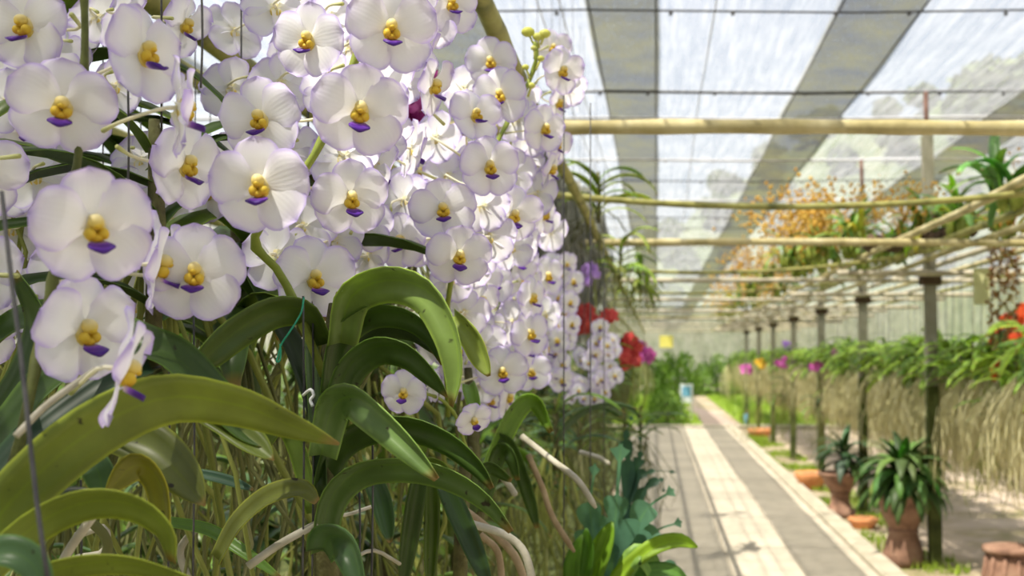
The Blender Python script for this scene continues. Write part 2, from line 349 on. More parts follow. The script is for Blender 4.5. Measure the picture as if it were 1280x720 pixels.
path = link('path', MB().box((-0.46, -3, -0.06), (1.52, 23.6, 0.0)).mesh('path', M['joint'], smooth=False)); tag(path, 'paved garden path under the shade nets', kind='structure')
def slab_mesh(name, sx, sy, h, m, bev=0.006):
    b = MB(); z = h
    V = [(-sx / 2, -sy / 2, 0), (sx / 2, -sy / 2, 0), (sx / 2, sy / 2, 0), (-sx / 2, sy / 2, 0), (-sx / 2, -sy / 2, z - bev), (sx / 2, -sy / 2, z - bev), (sx / 2, sy / 2, z - bev), (-sx / 2, sy / 2, z - bev),
         (-sx / 2 + bev, -sy / 2 + bev, z), (sx / 2 - bev, -sy / 2 + bev, z), (sx / 2 - bev, sy / 2 - bev, z), (-sx / 2 + bev, sy / 2 - bev, z)]
    F = [(0, 1, 5, 4), (1, 2, 6, 5), (2, 3, 7, 6), (3, 0, 4, 7), (4, 5, 9, 8), (5, 6, 10, 9), (6, 7, 11, 10), (7, 4, 8, 11), (8, 9, 10, 11)]
    return mesh(name, [Vector(v) for v in V], F, m, smooth=False)
PV = [simple('paver_tone_%d' % k, [(0.25, tuple(c * v for c in (0.42, 0.375, 0.295))), (0.5, tuple(c * v for c in (0.51, 0.46, 0.365))), (0.8, tuple(c * v for c in (0.57, 0.515, 0.415)))], scale=3.5, rough=0.9, bump=0.15) for k, v in enumerate((0.93, 1.0, 1.06))]
pms = [slab_mesh('paver', 0.487, 0.694, 0.016, m) for m in PV]
y = 2.5
while y < 23.3:
    for i in range(4):
        link('paver', random.choice(pms), path, (-0.46 + 0.495 * (i + 0.5), y + 0.35, random.uniform(-0.002, 0.001)))
    y += 0.7
kerb = link('kerb', MB().box((1.525, -3, -0.06), (1.675, 23.6, 0.02)).mesh('kerb', M['joint'], smooth=False)); tag(kerb, 'pale concrete kerb along the path', kind='structure')
km = slab_mesh('kerb_stone', 0.16, 0.985, 0.05, M['kerb'], 0.012)
y = 3.0
while y < 23.4:
    link('kerb_stone', km, kerb, (1.60, y + 0.5, 0.0)); y += 1.0
ks = slab_mesh('kerb_stone', 0.985, 0.35, 0.05, M['kerb'], 0.012)
endk = link('kerb', MB().box((-1.4, 23.62, -0.06), (4.6, 23.98, 0.02)).mesh('kerb', M['joint'], smooth=False)); tag(endk, 'pale cross band where the paving ends', kind='structure')
for i in range(6): link('kerb_stone', ks, endk, (-0.9 + i * 1.0, 23.8, 0.0))
V = []; F = []
for i in range(12):
    yy = 24.0 + i * 0.9; cx = 1.42 - 0.004 * i * i
    V += [Vector((cx - 0.40 + 0.02 * i, yy, 0.012)), Vector((cx + 0.42 - 0.022 * i, yy, 0.012))]
F = [(2 * i, 2 * i + 1, 2 * i + 3, 2 * i + 2) for i in range(11)]
tag(link('footpath', mesh('footpath', V, F, simple('earth', [(0.3, (0.40, 0.30, 0.25)), (0.7, (0.52, 0.42, 0.36))], scale=2, rough=0.95))), 'reddish earth footpath beyond the paving', kind='structure')

def grass_tufts(name, n, rect, label, h=(0.05, 0.12), keep=None):
    b = MB()
    for _ in range(n):
        for _try in range(20):
            x = random.uniform(rect[0], rect[1]); y = random.uniform(rect[2], rect[3])
            if keep is None or keep(x, y): break
        else: continue
        a = random.uniform(0, 2 * PI); hh = random.uniform(*h); wd = hh * 0.12; d = Vector((math.cos(a), math.sin(a), 0)); ln = Vector((random.uniform(-.5, .5), random.uniform(-.5, .5), 1)) * hh
        p = Vector((x, y, -0.015)); q = len(b.V)
        b.V += [p - d * wd, p + d * wd, p + ln]; b.F.append((q, q + 1, q + 2))
    o = link(name, b.mesh(name, M['grass'])); tag(o, label, 'grass', kind='stuff')
V, F = sheet(1.9, 14, 24.1, 46, 20, 20, lambda x, y: 0.005)
V2, F2 = sheet(-14, 1.1, 24.1, 46, 20, 20, lambda x, y: 0.005)
V3, F3 = sheet(-7, -0.5, -3, 23.5, 20, 60, lambda x, y: 0.02 + 0.02 * noise.noise(Vector((x * 3, y * 3, 4))))
tag(link('planting_bed', mesh('planting_bed', V3, F3, simple('mulch', [(0.3, (0.035, 0.045, 0.015)), (0.6, (0.09, 0.11, 0.03)), (0.8, (0.17, 0.17, 0.07))], scale=14, rough=1.0, bump=0.6))), 'dark mulched bed under the crowded orchids', kind='structure')
tag(link('lawn', MB().add(V, F).add(V2, F2).mesh('lawn', M['grass'])), 'bright green lawn beyond the paving', kind='structure')
grass_tufts('lawn_grass', 9000, (-6.2, 7.8, 24.2, 42), 'bright short grass growing on the lawn beyond the paving', (0.08, 0.22), keep=lambda x, y: x > 1.95 or x < 1.0)
grass_tufts('kerb_grass', 6000, (1.68, 2.2, 5.0, 23), 'thin patchy grass growing along the kerb', (0.03, 0.08), keep=lambda x, y: noise.noise(Vector((x * 2.0, y * 0.9, 3))) > -0.05)

def ridge(x, y):                                       # wooded hill rising to one side far behind the nursery
    r = x / 95.0; K = ((-0.6, 6), (-0.05, 8), (0.0, 11), (0.06, 15), (0.13, 19.5), (0.22, 22), (0.28, 24), (0.36, 28), (0.9, 30)); h = K[-1][1]
    for (a, p), (b, q) in zip(K, K[1:]):
        if a <= r <= b: h = p + (q - p) * (r - a) / (b - a); break
    h *= math.exp(-((y - 95) / 20.0) ** 2)
    return h + (1.6 * noise.noise(Vector((x * 0.25, y * 0.25, 1))) + 0.8 * noise.noise(Vector((x * 0.7, y * 0.7, 2)))) * min(1, h / 6) - 0.2
V, F = sheet(-60, 75, 62, 130, 180, 90, ridge)
tag(link('hill', mesh('hill', V, F, M['hill'])), 'hazy wooded hill behind the nursery', kind='structure')

# trees on the hill
def crown_mesh(seed, n=800):
    rr = random.Random(seed); b = MB()
    for _ in range(n):
        th = rr.uniform(0, 2 * PI); u = rr.uniform(-0.5, 1); q = math.sqrt(max(0, 1 - u * u)); rad = rr.uniform(0.7, 1.05)
        c = Vector((q * math.cos(th) * rad, q * math.sin(th) * rad, u * rad * 0.85)); c += Vector((0.25 * noise.noise(c * 2 + Vector((seed, 0, 0))),) * 3)
        s = rr.uniform(0.10, 0.2); a = Vector((rr.gauss(0, 1), rr.gauss(0, 1), rr.gauss(0, 1))).normalized(); e = a.orthogonal().normalized()
        k = len(b.V); b.V += [c + a * s, c + e * s * 0.7, c - a * s, c - e * s * 0.7]; b.F.append((k, k + 1, k + 2, k + 3))
    return b.mesh('crown', M['crown'])
crowns = [crown_mesh(k) for k in range(3)]
trunk = MB().tube([(0, 0, -1.2), (0.02, 0, -0.5), (0, 0.03, 0.1)], [0.10, 0.08, 0.05], 7).mesh('trunk', M['bark'])
def tree(x, y, s, label, group=None, sq=1.0):
    t = thing('tree', (x, y, ridge(x, y) + s * 1.1), label, 'tree', group)
    link('crown', random.choice(crowns), t, (0, 0, 0), (0, 0, random.uniform(0, 6)), (s, s, s * sq)); link('trunk', trunk, t, (0, 0, 0), None, s)
tree(25.2, 84, 3.4, 'large round tree standing highest on the hazy hill', sq=1.0)
for k in range(40):
    x = 1 + 4.2 * (k % 9) + random.uniform(-.8, .8); y = 74 + 5.4 * (k // 9) + random.uniform(-.8, .8)
    if abs(x - 25.2) + abs(y - 84) > 6: tree(x, y, random.uniform(1.1, 1.45), 'small round tree among many on the hazy wooded hill slope', 'trees on the hill')

# ------------------------------------------------------------------ roof of shade nets on wires
ZR = 3.44
ceil = bpy.data.objects.new('ceiling', None); C.objects.link(ceil); tag(ceil, 'roof of pale shade net with darker overlap strips', kind='structure')
def net(name, x0, x1, m, dz=0.0):
    V, F = sheet(x0, x1, -4, 46, max(2, int((x1 - x0) * 4)), 100, lambda x, y: ZR + dz - 0.03 * abs(math.sin(y * PI / 3.0)) + 0.012 * noise.noise(Vector((x * 2, y * 0.7, 5))))
    for v in V:
        if abs(v.x - x0) < 1e-4 or abs(v.x - x1) < 1e-4: v.x += 0.03 * noise.noise(Vector((v.x * 9, v.y * 0.5, 7))) - (0.19 * max(0.0, min(1.0, (3.2 - v.y) / 2.0)) if -1.1 < v.x < -0.8 else 0.0)  # wide strip's unseen near edge is drawn back to let sun onto blooms and leaves
    link(name, mesh(name, V, F, m), ceil)
for x0, x1 in ((-6.5, -3.3), (-3.0, -1.85), (-0.92, -0.37), (0.0, 1.02), (1.48, 2.66), (3.1, 4.3), (4.7, 9.0)): net('net_panel', x0, x1, M['net_light'])
for x0, x1 in ((-3.32, -2.98), (-1.87, -0.90), (-0.39, 0.02), (1.0, 1.50), (2.64, 3.12), (4.28, 4.72)): net('net_strip', x0, x1, M['net_dense'], 0.015)
for yy in (3.4, 6.2, 8.1, 9.0, 10.9, 12.2, 13.7, 15.4, 16.6, 19.5, 22.3, 25, 28, 31, 34, 38, 42):
    st = yy in (8.1, 9.0, 10.9, 13.7)
    P = [Vector((-6.4 + i * 1.5, yy, ZR - 0.035 - 0.02 * (i % 2) + 0.004 * i)) for i in range(11)]
    b = MB().tube(P, 0.012 if st else 0.006, 6)
    for i in range(24):                                  # ties that hold the cloth
        x = -5 + i * 0.5 + random.uniform(-.1, .1); b.blob((x, yy, ZR - 0.04), 0.014, 5, 3)
    link('roof_wire', b.mesh('roof_wire', M['steel'] if st and yy > 8.5 else M['wire']), ceil)
for xx in (-0.9, -0.37, 0.0, 1.02, 1.48, 2.66):
    link('edge_wire', MB().tube([(xx, -4 + i * 5, ZR - 0.01) for i in range(11)], 0.006, 5).mesh('edge_wire', M['wire']), ceil)
for xx in (-0.62, -0.5, 0.35):
    link('fold_cord', MB().tube([(xx + 0.03 * math.sin(i), -4 + i * 2.5, ZR - 0.02) for i in range(21)], 0.004, 4).mesh('fold_cord', M['steel']), ceil)

# net walls closing the nursery far off
def net_wall(name, p0, p1, label):
    n = 40; V, F = [], []
    for j in range(8):
        for i in range(n + 1):
            p = Vector(p0).lerp(Vector(p1), i / n); V.append(Vector((p.x + 0.05 * math.sin(i * 1.3 + j), p.y + 0.05 * math.cos(i * 1.7), ZR * j / 7)))
    F = [(j * (n + 1) + i, j * (n + 1) + i + 1, (j + 1) * (n + 1) + i + 1, (j + 1) * (n + 1) + i) for j in range(7) for i in range(n)]
    tag(link(name, mesh(name, V, F, M['net_wall'])), label, kind='structure')
net_wall('wall_back', (-9, 46, 0), (12, 46, 0), 'pale net wall closing the far end of the nursery')
net_wall('wall_right', (8.2, 4, 0), (9.0, 46, 0), 'pale net wall beyond the hanging row')
net_wall('wall_left', (-6.4, -3, 0), (-6.6, 46, 0), 'pale net wall behind the orchids')

# ------------------------------------------------------------------ trellis of bamboo over the path
def bamboo(name, p0, p1, r, m, label, sag=0.0, cat='pole', wob=0.01, group=None):
    p0, p1 = Vector(p0), Vector(p1); L = (p1 - p0).length; n = max(12, int(L / 0.11)); P, R = [], []
    for i in range(n + 1):
        t = i / n; p = p0.lerp(p1, t); p.z -= sag * 4 * t * (1 - t); s = t * L
        p += Vector((0, wob * noise.noise(Vector((s * 0.6, p0.x, p0.y))), wob * noise.noise(Vector((s * 0.6, p0.y, 9)))))
        P.append(p); R.append(r * (1.10 if i % 3 == 0 else 0.98))
    root = tag(link(name, mesh(name, [v - p0 for v in tube(P, R, 9)[0]], tube(P, R, 9)[1], M[m]), None, p0), label, cat, group)
    return root
ZB = 2.154
_U = 'first second third fourth fifth sixth seventh eighth ninth tenth eleventh twelfth thirteenth fourteenth fifteenth sixteenth seventeenth eighteenth nineteenth'.split()
_D = 'twent thirt fort fift sixt sevent eight ninet'.split()
ORD = _U + [(_D[k // 10] + 'ieth') if k % 10 == 0 else (_D[k // 10] + 'y-' + _U[k % 10 - 1]) for k in range(80)]
for k in range(9):
    zz = ZB if k else 2.15
    bamboo('bamboo_crossbar', (-3.6 if k else -0.65, 3.2 * (k + 1), zz), (3.3, 3.2 * (k + 1), zz + (0.008 if k == 0 else 0)), 0.021 - 0.001 * (k > 1), 'bamboo' if k < 2 else 'bamboo_grey',
           '%s straight bamboo crossbar over the path counted from the camera' % ORD[k])
bent = ((4.55, 0.19), (7.9, 0.20), (11.0, 0.17), (14.2, 0.17), (17.5, 0.17))
for k, (yy, sg) in enumerate(bent):
    bamboo('bent_crossbar', (-1.2 - 0.2 * (k > 0), yy, ZB + 0.12), (2.45 - 0.2 * (k > 0), yy, ZB + 0.16), 0.013, 'bamboo_green', '%s thin sagging mossy crossbar between the straight bamboos, counted from the camera' % ORD[k], sag=sg)
rail = bamboo('bamboo_rail', (-0.307, -0.5, ZB - 0.036), (-0.29, 28.9, ZB - 0.036), 0.019, 'bamboo_green', 'long mossy bamboo rail running above the white orchids', wob=0.02)
LEFT_RAILS = (-0.58, -0.87, -1.02, -1.5, -2.0, -2.6)
for k, x in enumerate(LEFT_RAILS):
    bamboo('bamboo_rail', (x, 0.3, ZB - 0.04), (x, 28.9, ZB - 0.04), 0.021, 'bamboo_green', '%s mossy bamboo rail over the crowded orchids, counted inward from the path' % ORD[k + 1], wob=0.004)
for k, (x, m) in enumerate(((1.46, 'bamboo'), (1.73, 'bamboo_green'), (1.95, 'bamboo'), (2.14, 'bamboo_grey'), (2.42, 'bamboo'), (2.72, 'bamboo_grey'), (3.05, 'bamboo_green'))):
    bamboo('bamboo_rail', (x, 2.9, ZB + 0.046), (x, 29.2, ZB + 0.042), 0.020, m, '%s bamboo rail lying along the trellis beside the posts, counted outward from the path' % ORD[k], wob=0.02 if k < 3 else 0.006)

# posts
for k in range(7):
    yy = 8.1 + 2.8 * k; h = 3.1; ln = -0.06 if k == 0 else random.uniform(-0.03, 0.02)
    t = thing('post', (2.02, yy, 0), ('mossy concrete post standing beside the big leafy urn' if k == 0 else 'mossy concrete post along the path, %s beyond the one by the urn' % ORD[k - 1]), 'post')
    n = 12; V, F = [], []
    for i in range(n + 1):
        z = h * i / n; s = 0.043 - 0.006 * i / n
        for a, b_ in ((-1, -1), (1, -1), (1, 1), (-1, 1)): V.append(Vector((ln * z / h + a * s + 0.004 * noise.noise(Vector((z * 3, a, k))), b_ * s, z)))
    F = [(4 * i + a, 4 * i + (a + 1) % 4, 4 * i + 4 + (a + 1) % 4, 4 * i + 4 + a) for i in range(n) for a in range(4)] + [(3, 2, 1, 0), tuple(4 * n + a for a in range(4))]
    nb = 5
    link('lower_shaft', mesh('lower_shaft', V[:4 * (nb + 1)], [f for f in F[:4 * nb]] + [(3, 2, 1, 0)], M['post_moss'], smooth=False), t)
    q = 4 * nb
    link('shaft', mesh('shaft', V[q:], [tuple(i - q for i in f) for f in F[4 * nb:4 * n]] + [tuple(4 * n + a - q for a in range(4))], M['post'], smooth=False), t)
    link('pipe', MB().tube([(ln, 0, h - 0.05), (ln - 0.01, 0, ZR - 0.02)], 0.018, 8).mesh('pipe', M['rust']), t)
    link('bracket', MB().box((ln * .66 - 0.07, -0.06, 2.02), (ln * .66 + 0.07, 0.06, 2.11)).mesh('bracket', M['wood_dark'], smooth=False), t)
    bamboo('bearer_beam', (1.30, yy - 0.075, 2.10), (3.2, yy - 0.075, 2.10), 0.022, 'bamboo_grey', '%s bearer pole lashed across the posts below the trellis rails, from the urn outward' % ORD[k])

# ------------------------------------------------------------------ orchid building blocks
R0 = 0.046
def petal_geo(L, W, claw, cup, curl, wave, seed, nu=9, nv=11, peak=0.58, ang=0.0, fwd=0.0, twist=0.0):
    """a petal in the flower frame: base at the middle, grows at ang from straight up, the flower looks along -Y"""
    rr = random.Random(seed); V, F, T = [], [], []; ph = rr.uniform(0, 6)
    for j in range(nv):
        v = j / (nv - 1)
        if v < peak: s = v / peak; hwid = W * (claw + (1 - claw) * (s * s * (3 - 2 * s)) ** 0.75)
        else: hwid = W * math.sqrt(max(0.0, 1 - ((v - peak) / (1.0 - peak)) ** 2.3))
        hwid = max(hwid, W * 0.04)
        for i in range(nu):
            u = -1 + 2 * i / (nu - 1)
            x = u * hwid; z = L * v - 0.06 * L * (1 - abs(u)) * 0
            y = -cup * math.sin(v * PI * 0.6) * L + curl * L * v ** 3 + 0.16 * hwid * (u * u) * (1 if curl >= 0 else -1) + wave * L * v * math.sin(u * 4 + ph) * 0.5 + wave * L * abs(u) ** 3 * math.sin(v * 9 + ph)
            y += twist * u * hwid
            V.append(Vector((x, y, z)))
            rim = max(abs(u) ** 1.6 * (0.35 + 0.65 * min(1, v * 1.6)), v ** 2.2)
            T.append((min(1.0, 0.25 + 0.75 * rim) if v > 0.12 else v * 2, v, i / (nu - 1)))
    for j in range(nv - 1):
        for i in range(nu - 1): F.append((j * nu + i, j * nu + i + 1, (j + 1) * nu + i + 1, (j + 1) * nu + i))
    m3 = Matrix.Rotation(ang, 3, 'Y')
    V = [m3 @ v + Vector((0, fwd, 0)) for v in V]
    return V, F, T

def flower_set(seed):
    rr = random.Random(seed); j = lambda a: rr.uniform(-a, a); D = {}
    k = 1 + j(0.03)
    D['sepal'] = [mesh('sepal', *a3, ) for a3 in ()]
    parts = [('sepal', petal_geo(0.043 * k, 0.0200, 0.32, 0.08 + j(.04), 0.12 + j(.08), 0.05, seed, ang=j(0.08), fwd=0.0015)),
             ('sepal', petal_geo(0.0450 * k, 0.0235, 0.28, 0.15 + j(.05), 0.06 + j(.08), 0.06, seed + 1, ang=math.radians(141 + j(6)), fwd=0.002)),
             ('sepal', petal_geo(0.0450 * k, 0.0235, 0.28, 0.15 + j(.05), 0.06 + j(.08), 0.06, seed + 2, ang=math.radians(-141 + j(6)), fwd=0.0025)),
             ('petal', petal_geo(0.0450 * k, 0.0240, 0.22, 0.15 + j(.06), 0.10 + j(.12), 0.07, seed + 3, ang=math.radians(72 + j(7)), fwd=-0.0005, twist=0.06)),
             ('petal', petal_geo(0.0450 * k, 0.0240, 0.22, 0.15 + j(.06), 0.10 + j(.12), 0.07, seed + 4, ang=math.radians(-72 + j(7)), fwd=-0.001, twist=-0.06))]
    D['parts'] = [(nm, mesh(nm, g[0], g[1], M['petal'], g[2])) for nm, g in parts]
    b = MB()
    for g in parts: b.add(*g[1])
    D['joined'] = b
    # lip: a broad spade held out in front, dark violet
    V, F, T = [], [], []
    for jv in range(7):
        v = jv / 6; hwid = 0.0096 * (0.45 + 0.55 * math.sin(min(1, v * 1.35) * PI / 2)) * (1 if v < 0.75 else math.sqrt(max(0.02, 1 - ((v - 0.75) / 0.27) ** 2)))
        for i in range(7):
            u = -1 + i / 3; V.append(Vector((u * hwid, -0.006 - 0.015 * v, -0.0110 - 0.0035 * v + 0.0010 * u * u))); T.append((v * 1.2, v, (u + 1) / 2))
    nV = len(V); V += [p + Vector((0, 0.0005, -0.0032 * (1 - 0.8 * min(1, abs(p.x) / 0.0096) ** 2))) for p in V]; T += T
    for jv in range(6):
        for i in range(6):
            q = (jv * 7 + i, jv * 7 + i + 1, jv * 7 + 8 + i, jv * 7 + 7 + i); F.append(q); F.append(tuple(x + nV for x in q[::-1]))
    rim = [i for i in range(7)] + [7 * r + 6 for r in range(1, 7)] + [42 + i for i in range(5, -1, -1)] + [7 * r for r in range(5, 0, -1)]
    for a in range(len(rim)):
        p, q = rim[a], rim[(a + 1) % len(rim)]; F.append((q, p, p + nV, q + nV))
    D['lip'] = mesh('lip', V, F, M['lip'], T)
    # column cap above, a saddle of yellow callus with two side lobes below
    b = MB()
    def bl(c, r, sq, t0):
        n0 = len(b.V); b.blob(c, r, 10, 7, sq=sq)
        for i in range(n0, len(b.V)):
            zz = (b.V[i].z - c[2]) / (r * sq[2]); b.T[i] = (min(1, max(0, t0 + 0.25 * zz)), 0, 0)
    bl((0, -0.006, 0.0035), 0.0056, (1.0, 1.25, 1.05), 0.72)
    bl((0, -0.0105, 0.0012), 0.0030, (1.0, 1.0, 0.8), 0.30)
    bl((-0.0045, -0.0068, -0.0050), 0.0046, (0.85, 1.1, 1.0), 0.22); bl((0.0045, -0.0068, -0.0050), 0.0046, (0.85, 1.1, 1.0), 0.22)
    bl((0, -0.0062, -0.0078), 0.0046, (1.15, 1.0, 0.75), 0.12); bl((0, -0.001, -0.002), 0.0085, (1.0, 0.35, 1.25), 0.80)
    D['column'] = b.mesh('column', M['column'], True); D['colb'] = b
    return D
FS = [flower_set(11 + 17 * k) for k in range(5)]

def small_flower(k, petal_m, lip=True):                 # the same flower with its pieces in one mesh, for blooms too small to show them
    b = MB(); b.V = list(FS[k]['joined'].V); b.F = list(FS[k]['joined'].F); b.T = list(FS[k]['joined'].T)
    me = b.mesh('flower', petal_m, True)
    nF = len(b.F)
    c = FS[k]['colb']; c2 = MB(); c2.add(b.V, b.F, b.T); c2.add(c.V, c.F, c.T)
    me2 = c2.mesh('flower', petal_m, True); me2.materials.append(M['column']); me2.materials.append(M['lip'])
    if lip:
        lp = FS[k]['lip']; vs = [v.co.copy() for v in lp.vertices]; fs = [tuple(p.vertices) for p in lp.polygons]
        c2.add(vs, fs, [(1, 0, 0)] * len(vs)); me2 = c2.mesh('flower', petal_m, True); me2.materials.append(M['column']); me2.materials.append(M['lip'])
    nc = nF + len(c.F)
    me2.polygons.foreach_set('material_index', [0 if i < nF else (1 if i < nc else 2) for i in range(len(me2.polygons))])
    return me2
SMALL = [small_flower(k, M['petal']) for k in range(3)]

def nearest(P, q): return min(P, key=lambda p: (p - q).length)

def add_flower(root, spike, px, py, r, yaw, pitch=0, roll=0, dY=0.0, fixY=None, stalk=True):
    Y = fixY or (FPX * R0 / r); Y += dY; p = at(px, py, Y); k = random.randrange(len(FS)); D = FS[k]
    rot = Matrix.Rotation(math.radians(yaw), 4, 'Z') @ Matrix.Rotation(math.radians(pitch), 4, 'X') @ Matrix.Rotation(math.radians(roll), 4, 'Y')
    s = (r / FPX * Y) / R0
    f = link('flower', D['column'], root, p - root.location, rot.to_euler(), (s * random.uniform(0.94, 1.06), s, s * random.uniform(0.94, 1.06)))
    for nm, me in D['parts']: link(nm, me, f)
    link('lip', D['lip'], f)
    if stalk and spike:
        cand = [q for q in spike if q.z < p.z + 0.015] or spike
        q = nearest(cand, p + rot.to_3x3() @ Vector((0, 0.04, -0.01)) * s)
        inv = (Matrix.Translation(p) @ rot @ Matrix.Scale(s, 4)).inverted()
        e = inv @ q
        if e.length > 0.085: e = e.normalized() * 0.085
        Pp = smooth_pts([Vector((0, 0.001, 0)), Vector((0, 0.014, -0.003)), Vector((e.x * 0.5, max(0.02, e.y * 0.75), e.z * 0.45 - 0.004)), e], 9)
        V, F = tube(Pp, [0.0022, 0.0019, 0.0017, 0.0016, 0.0016, 0.0016, 0.0017, 0.002, 0.0024], 6)
        link('pedicel', mesh('pedicel', V, F, M['pedicel'], [(i / 9, 0, 0) for i in range(9) for _ in range(6)]), f)
    return f

def facing(px, py, r, lx, ly):                          # turn of a bloom read from where its lip points
    yaw = math.degrees(math.asin(max(-0.95, min(0.95, (lx - px) / (0.46 * r))))) + math.degrees(math.atan((VX - px) / FPX))
    pit = math.degrees(math.asin(max(-0.95, min(0.95, ((ly - py) / r) / 0.51)))) - 29 + math.degrees(math.atan((VY - py) / FPX))
    return yaw, max(-30, min(35, pit))

def spike_part(root, pts, r0, r1, m='spike'):
    P = smooth_pts([at(*p) for p in pts], 24); R = [r0 + (r1 - r0) * i / 23 for i in range(24)]
    for i in range(2, 24, 4): R[i] *= 1.35
    V, F = tube(P, R, 8); wpart('flower_spike', V, F, M[m], root); return P

def flowers(root, spikes, rows):
    for row in rows:
        if isinstance(row[-1], str): px, py, r, yaw, pitch = row[:5]; roll = random.uniform(-12, 12); yaw += math.degrees(math.atan((VX - px) / FPX)); pitch += math.degrees(math.atan((VY - py) / FPX))
        else:
            px, py, r, lx, ly = row; yaw, pitch = facing(*row); roll = random.uniform(-8, 8)
        p = at(px, py, FPX * R0 / r)
        sp = min(spikes, key=lambda S: min((q - p).length for q in S)) if spikes else None
        add_flower(root, sp, px, py, r, yaw, pitch, roll)

G1, G2, G3, G4, G5 = (0.065, 0.125, 0.022), (0.13, 0.21, 0.03), (0.21, 0.27, 0.035), (0.085, 0.17, 0.06), (0.17, 0.31, 0.04)

# ------------------------------------------------------------------ the white orchid with the largest blooms
o1 = thing('white_orchid', at(-40, 700, 0.84), 'white lavender-edged orchid with the largest blooms and broad olive leaves', 'orchid', 'white orchids')
sp1 = spike_part(o1, [(5, 640, .90), (32, 520, .91), (56, 400, .94), (72, 320, .95), (98, 195, .96), (106, 60, .97), (104, -30, .97)], 0.0046, 0.003, 'spike_dark')
flowers(o1, [sp1], [
    (33, 31, 62, 14, 43), (78, 132, 68, 75, 150), (180, 66, 67, 202, 72), (117, 282, 79, 128, 305), (106, 412, 72, 125, 435),
    (244, 341, 65, 240, 356), (232, 205, 60, 46, 0, 's'), (224, 135, 70, 96, -10, 's'), (262, 238, 46, 245, 245),
    (196, 330, 66, 84, 5, 's'), (152, 462, 80, 86, 18, 's'), (-28, 335, 62, -12, 350), (-32, 415, 55, -25, 430), (-30, 215, 60, -22, 232),
    (45, 220, 50, 165, 0, 's'), (122, 22, 45, 150, 5, 's'), (146, 108, 46, 140, 0, 's'), (15, 285, 44, 200, 0, 's'), (175, 200, 44, 150, 10, 's'), (12, 125, 48, 170, 0, 's'), (80, 340, 48, 160, 0, 's'), (150, 20, 48, 120, 0, 's'), (62, 70, 46, 150, 0, 's'), (30, 160, 46, 20, 0, 's'), (55, 190, 44, 150, 0, 's'), (85, 60, 44, 140, 0, 's'), (160, 250, 44, 150, 0, 's'),
    (215, 270, 44, 130, 0, 's'), (10, 60, 46, 160, 0, 's'), (230, 30, 44, 60, 0, 's'), (40, 375, 46, 160, 0, 's'), (280, 200, 42, 140, 0, 's'), (15, 230, 46, 140, 10, 's'), (170, 380, 46, 150, 0, 's')])
for nm, c, wpx, col, kw in (
    ('leaf', [(-40, 690, .80), (40, 600, .82), (125, 532, .84), (210, 497, .86), (295, 506, .88), (360, 530, .9), (424, 555, .92)], 31, G3, dict(tilt=-28, fold=0.12, tip=0.06, peak=0.3)),
    ('leaf', [(-40, 735, .78), (40, 660, .79), (110, 628, .79), (170, 633, .79), (208, 662, .79), (216, 702, .80)], 20, G3, dict(tilt=-30, fold=0.2)),
    ('leaf', [(0, 745, .80), (80, 710, .80), (160, 704, .80), (250, 728, .80)], 15, G3, dict(tilt=-35, fold=0.2)),
    ('leaf', [(135, 540, .97), (185, 556, .96), (222, 590, .95), (256, 632, .94)], 27, (0.15, 0.18, 0.035), dict(tilt=25, fold=0.3, tip=0.05)),
    ('leaf', [(232, 502, 1.0), (280, 528, .99), (315, 553, .98), (342, 575, .97)], 16, (0.15, 0.2, 0.03), dict(tilt=35, fold=0.35, tip=0.05)),
    ('leaf', [(90, 572, .93), (116, 580, .92), (126, 600, .92), (126, 624, .92)], 18, G4, dict(tilt=15, fold=0.1)),
    ('leaf', [(206, 664, .93), (198, 605, .92), (170, 582, .91), (132, 618, .90)], 19, (0.27, 0.27, 0.03), dict(tilt=30, fold=0.2, tip=0.1)),
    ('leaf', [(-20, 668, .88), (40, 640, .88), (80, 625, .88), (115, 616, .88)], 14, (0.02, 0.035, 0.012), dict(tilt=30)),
    ('leaf', [(120, 400, 1.02), (180, 428, 1.0), (228, 452, 1.0), (300, 530, .99), (335, 560, .98)], 19, G1, dict(tilt=35, tip=0.1)),
    ('leaf', [(-30, 590, .98), (20, 530, .98), (60, 480, .99), (120, 440, 1.0)], 26, G1, dict(tilt=35)),
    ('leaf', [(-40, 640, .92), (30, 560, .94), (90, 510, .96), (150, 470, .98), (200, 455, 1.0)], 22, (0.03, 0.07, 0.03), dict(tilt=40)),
    ('leaf', [(-30, 560, 1.05), (30, 470, 1.05), (50, 400, 1.06), (20, 340, 1.06)], 20, G1, dict(tilt=30)),
    ('leaf', [(-60, 500, 1.1), (0, 420, 1.1), (60, 395, 1.1), (110, 420, 1.1)], 18, G1, dict(tilt=40)),
    ('leaf', [(-30, 700, .72), (10, 690, .72), (40, 705, .72), (60, 745, .72)], 18, G4, dict(tilt=30))):
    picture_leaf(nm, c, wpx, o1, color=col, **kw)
V, F = tube([at(-70, 800, .84), at(-45, 650, .86), at(-30, 480, .9), at(-20, 330, 1.0)], [0.011, 0.012, 0.012, 0.008], 8); wpart('stem', V, F, M['stem'], o1)
for pts, r in (([(120, 640, .95), (85, 690, .95), (60, 740, .95)], .004), ([(20, 545, .8), (60, 505, .82), (120, 462, .84)], .0028)):
    V, F = tube(smooth_pts([at(*p) for p in pts], 10), r, 6); wpart('root', V, F, M['root_pale'], o1)

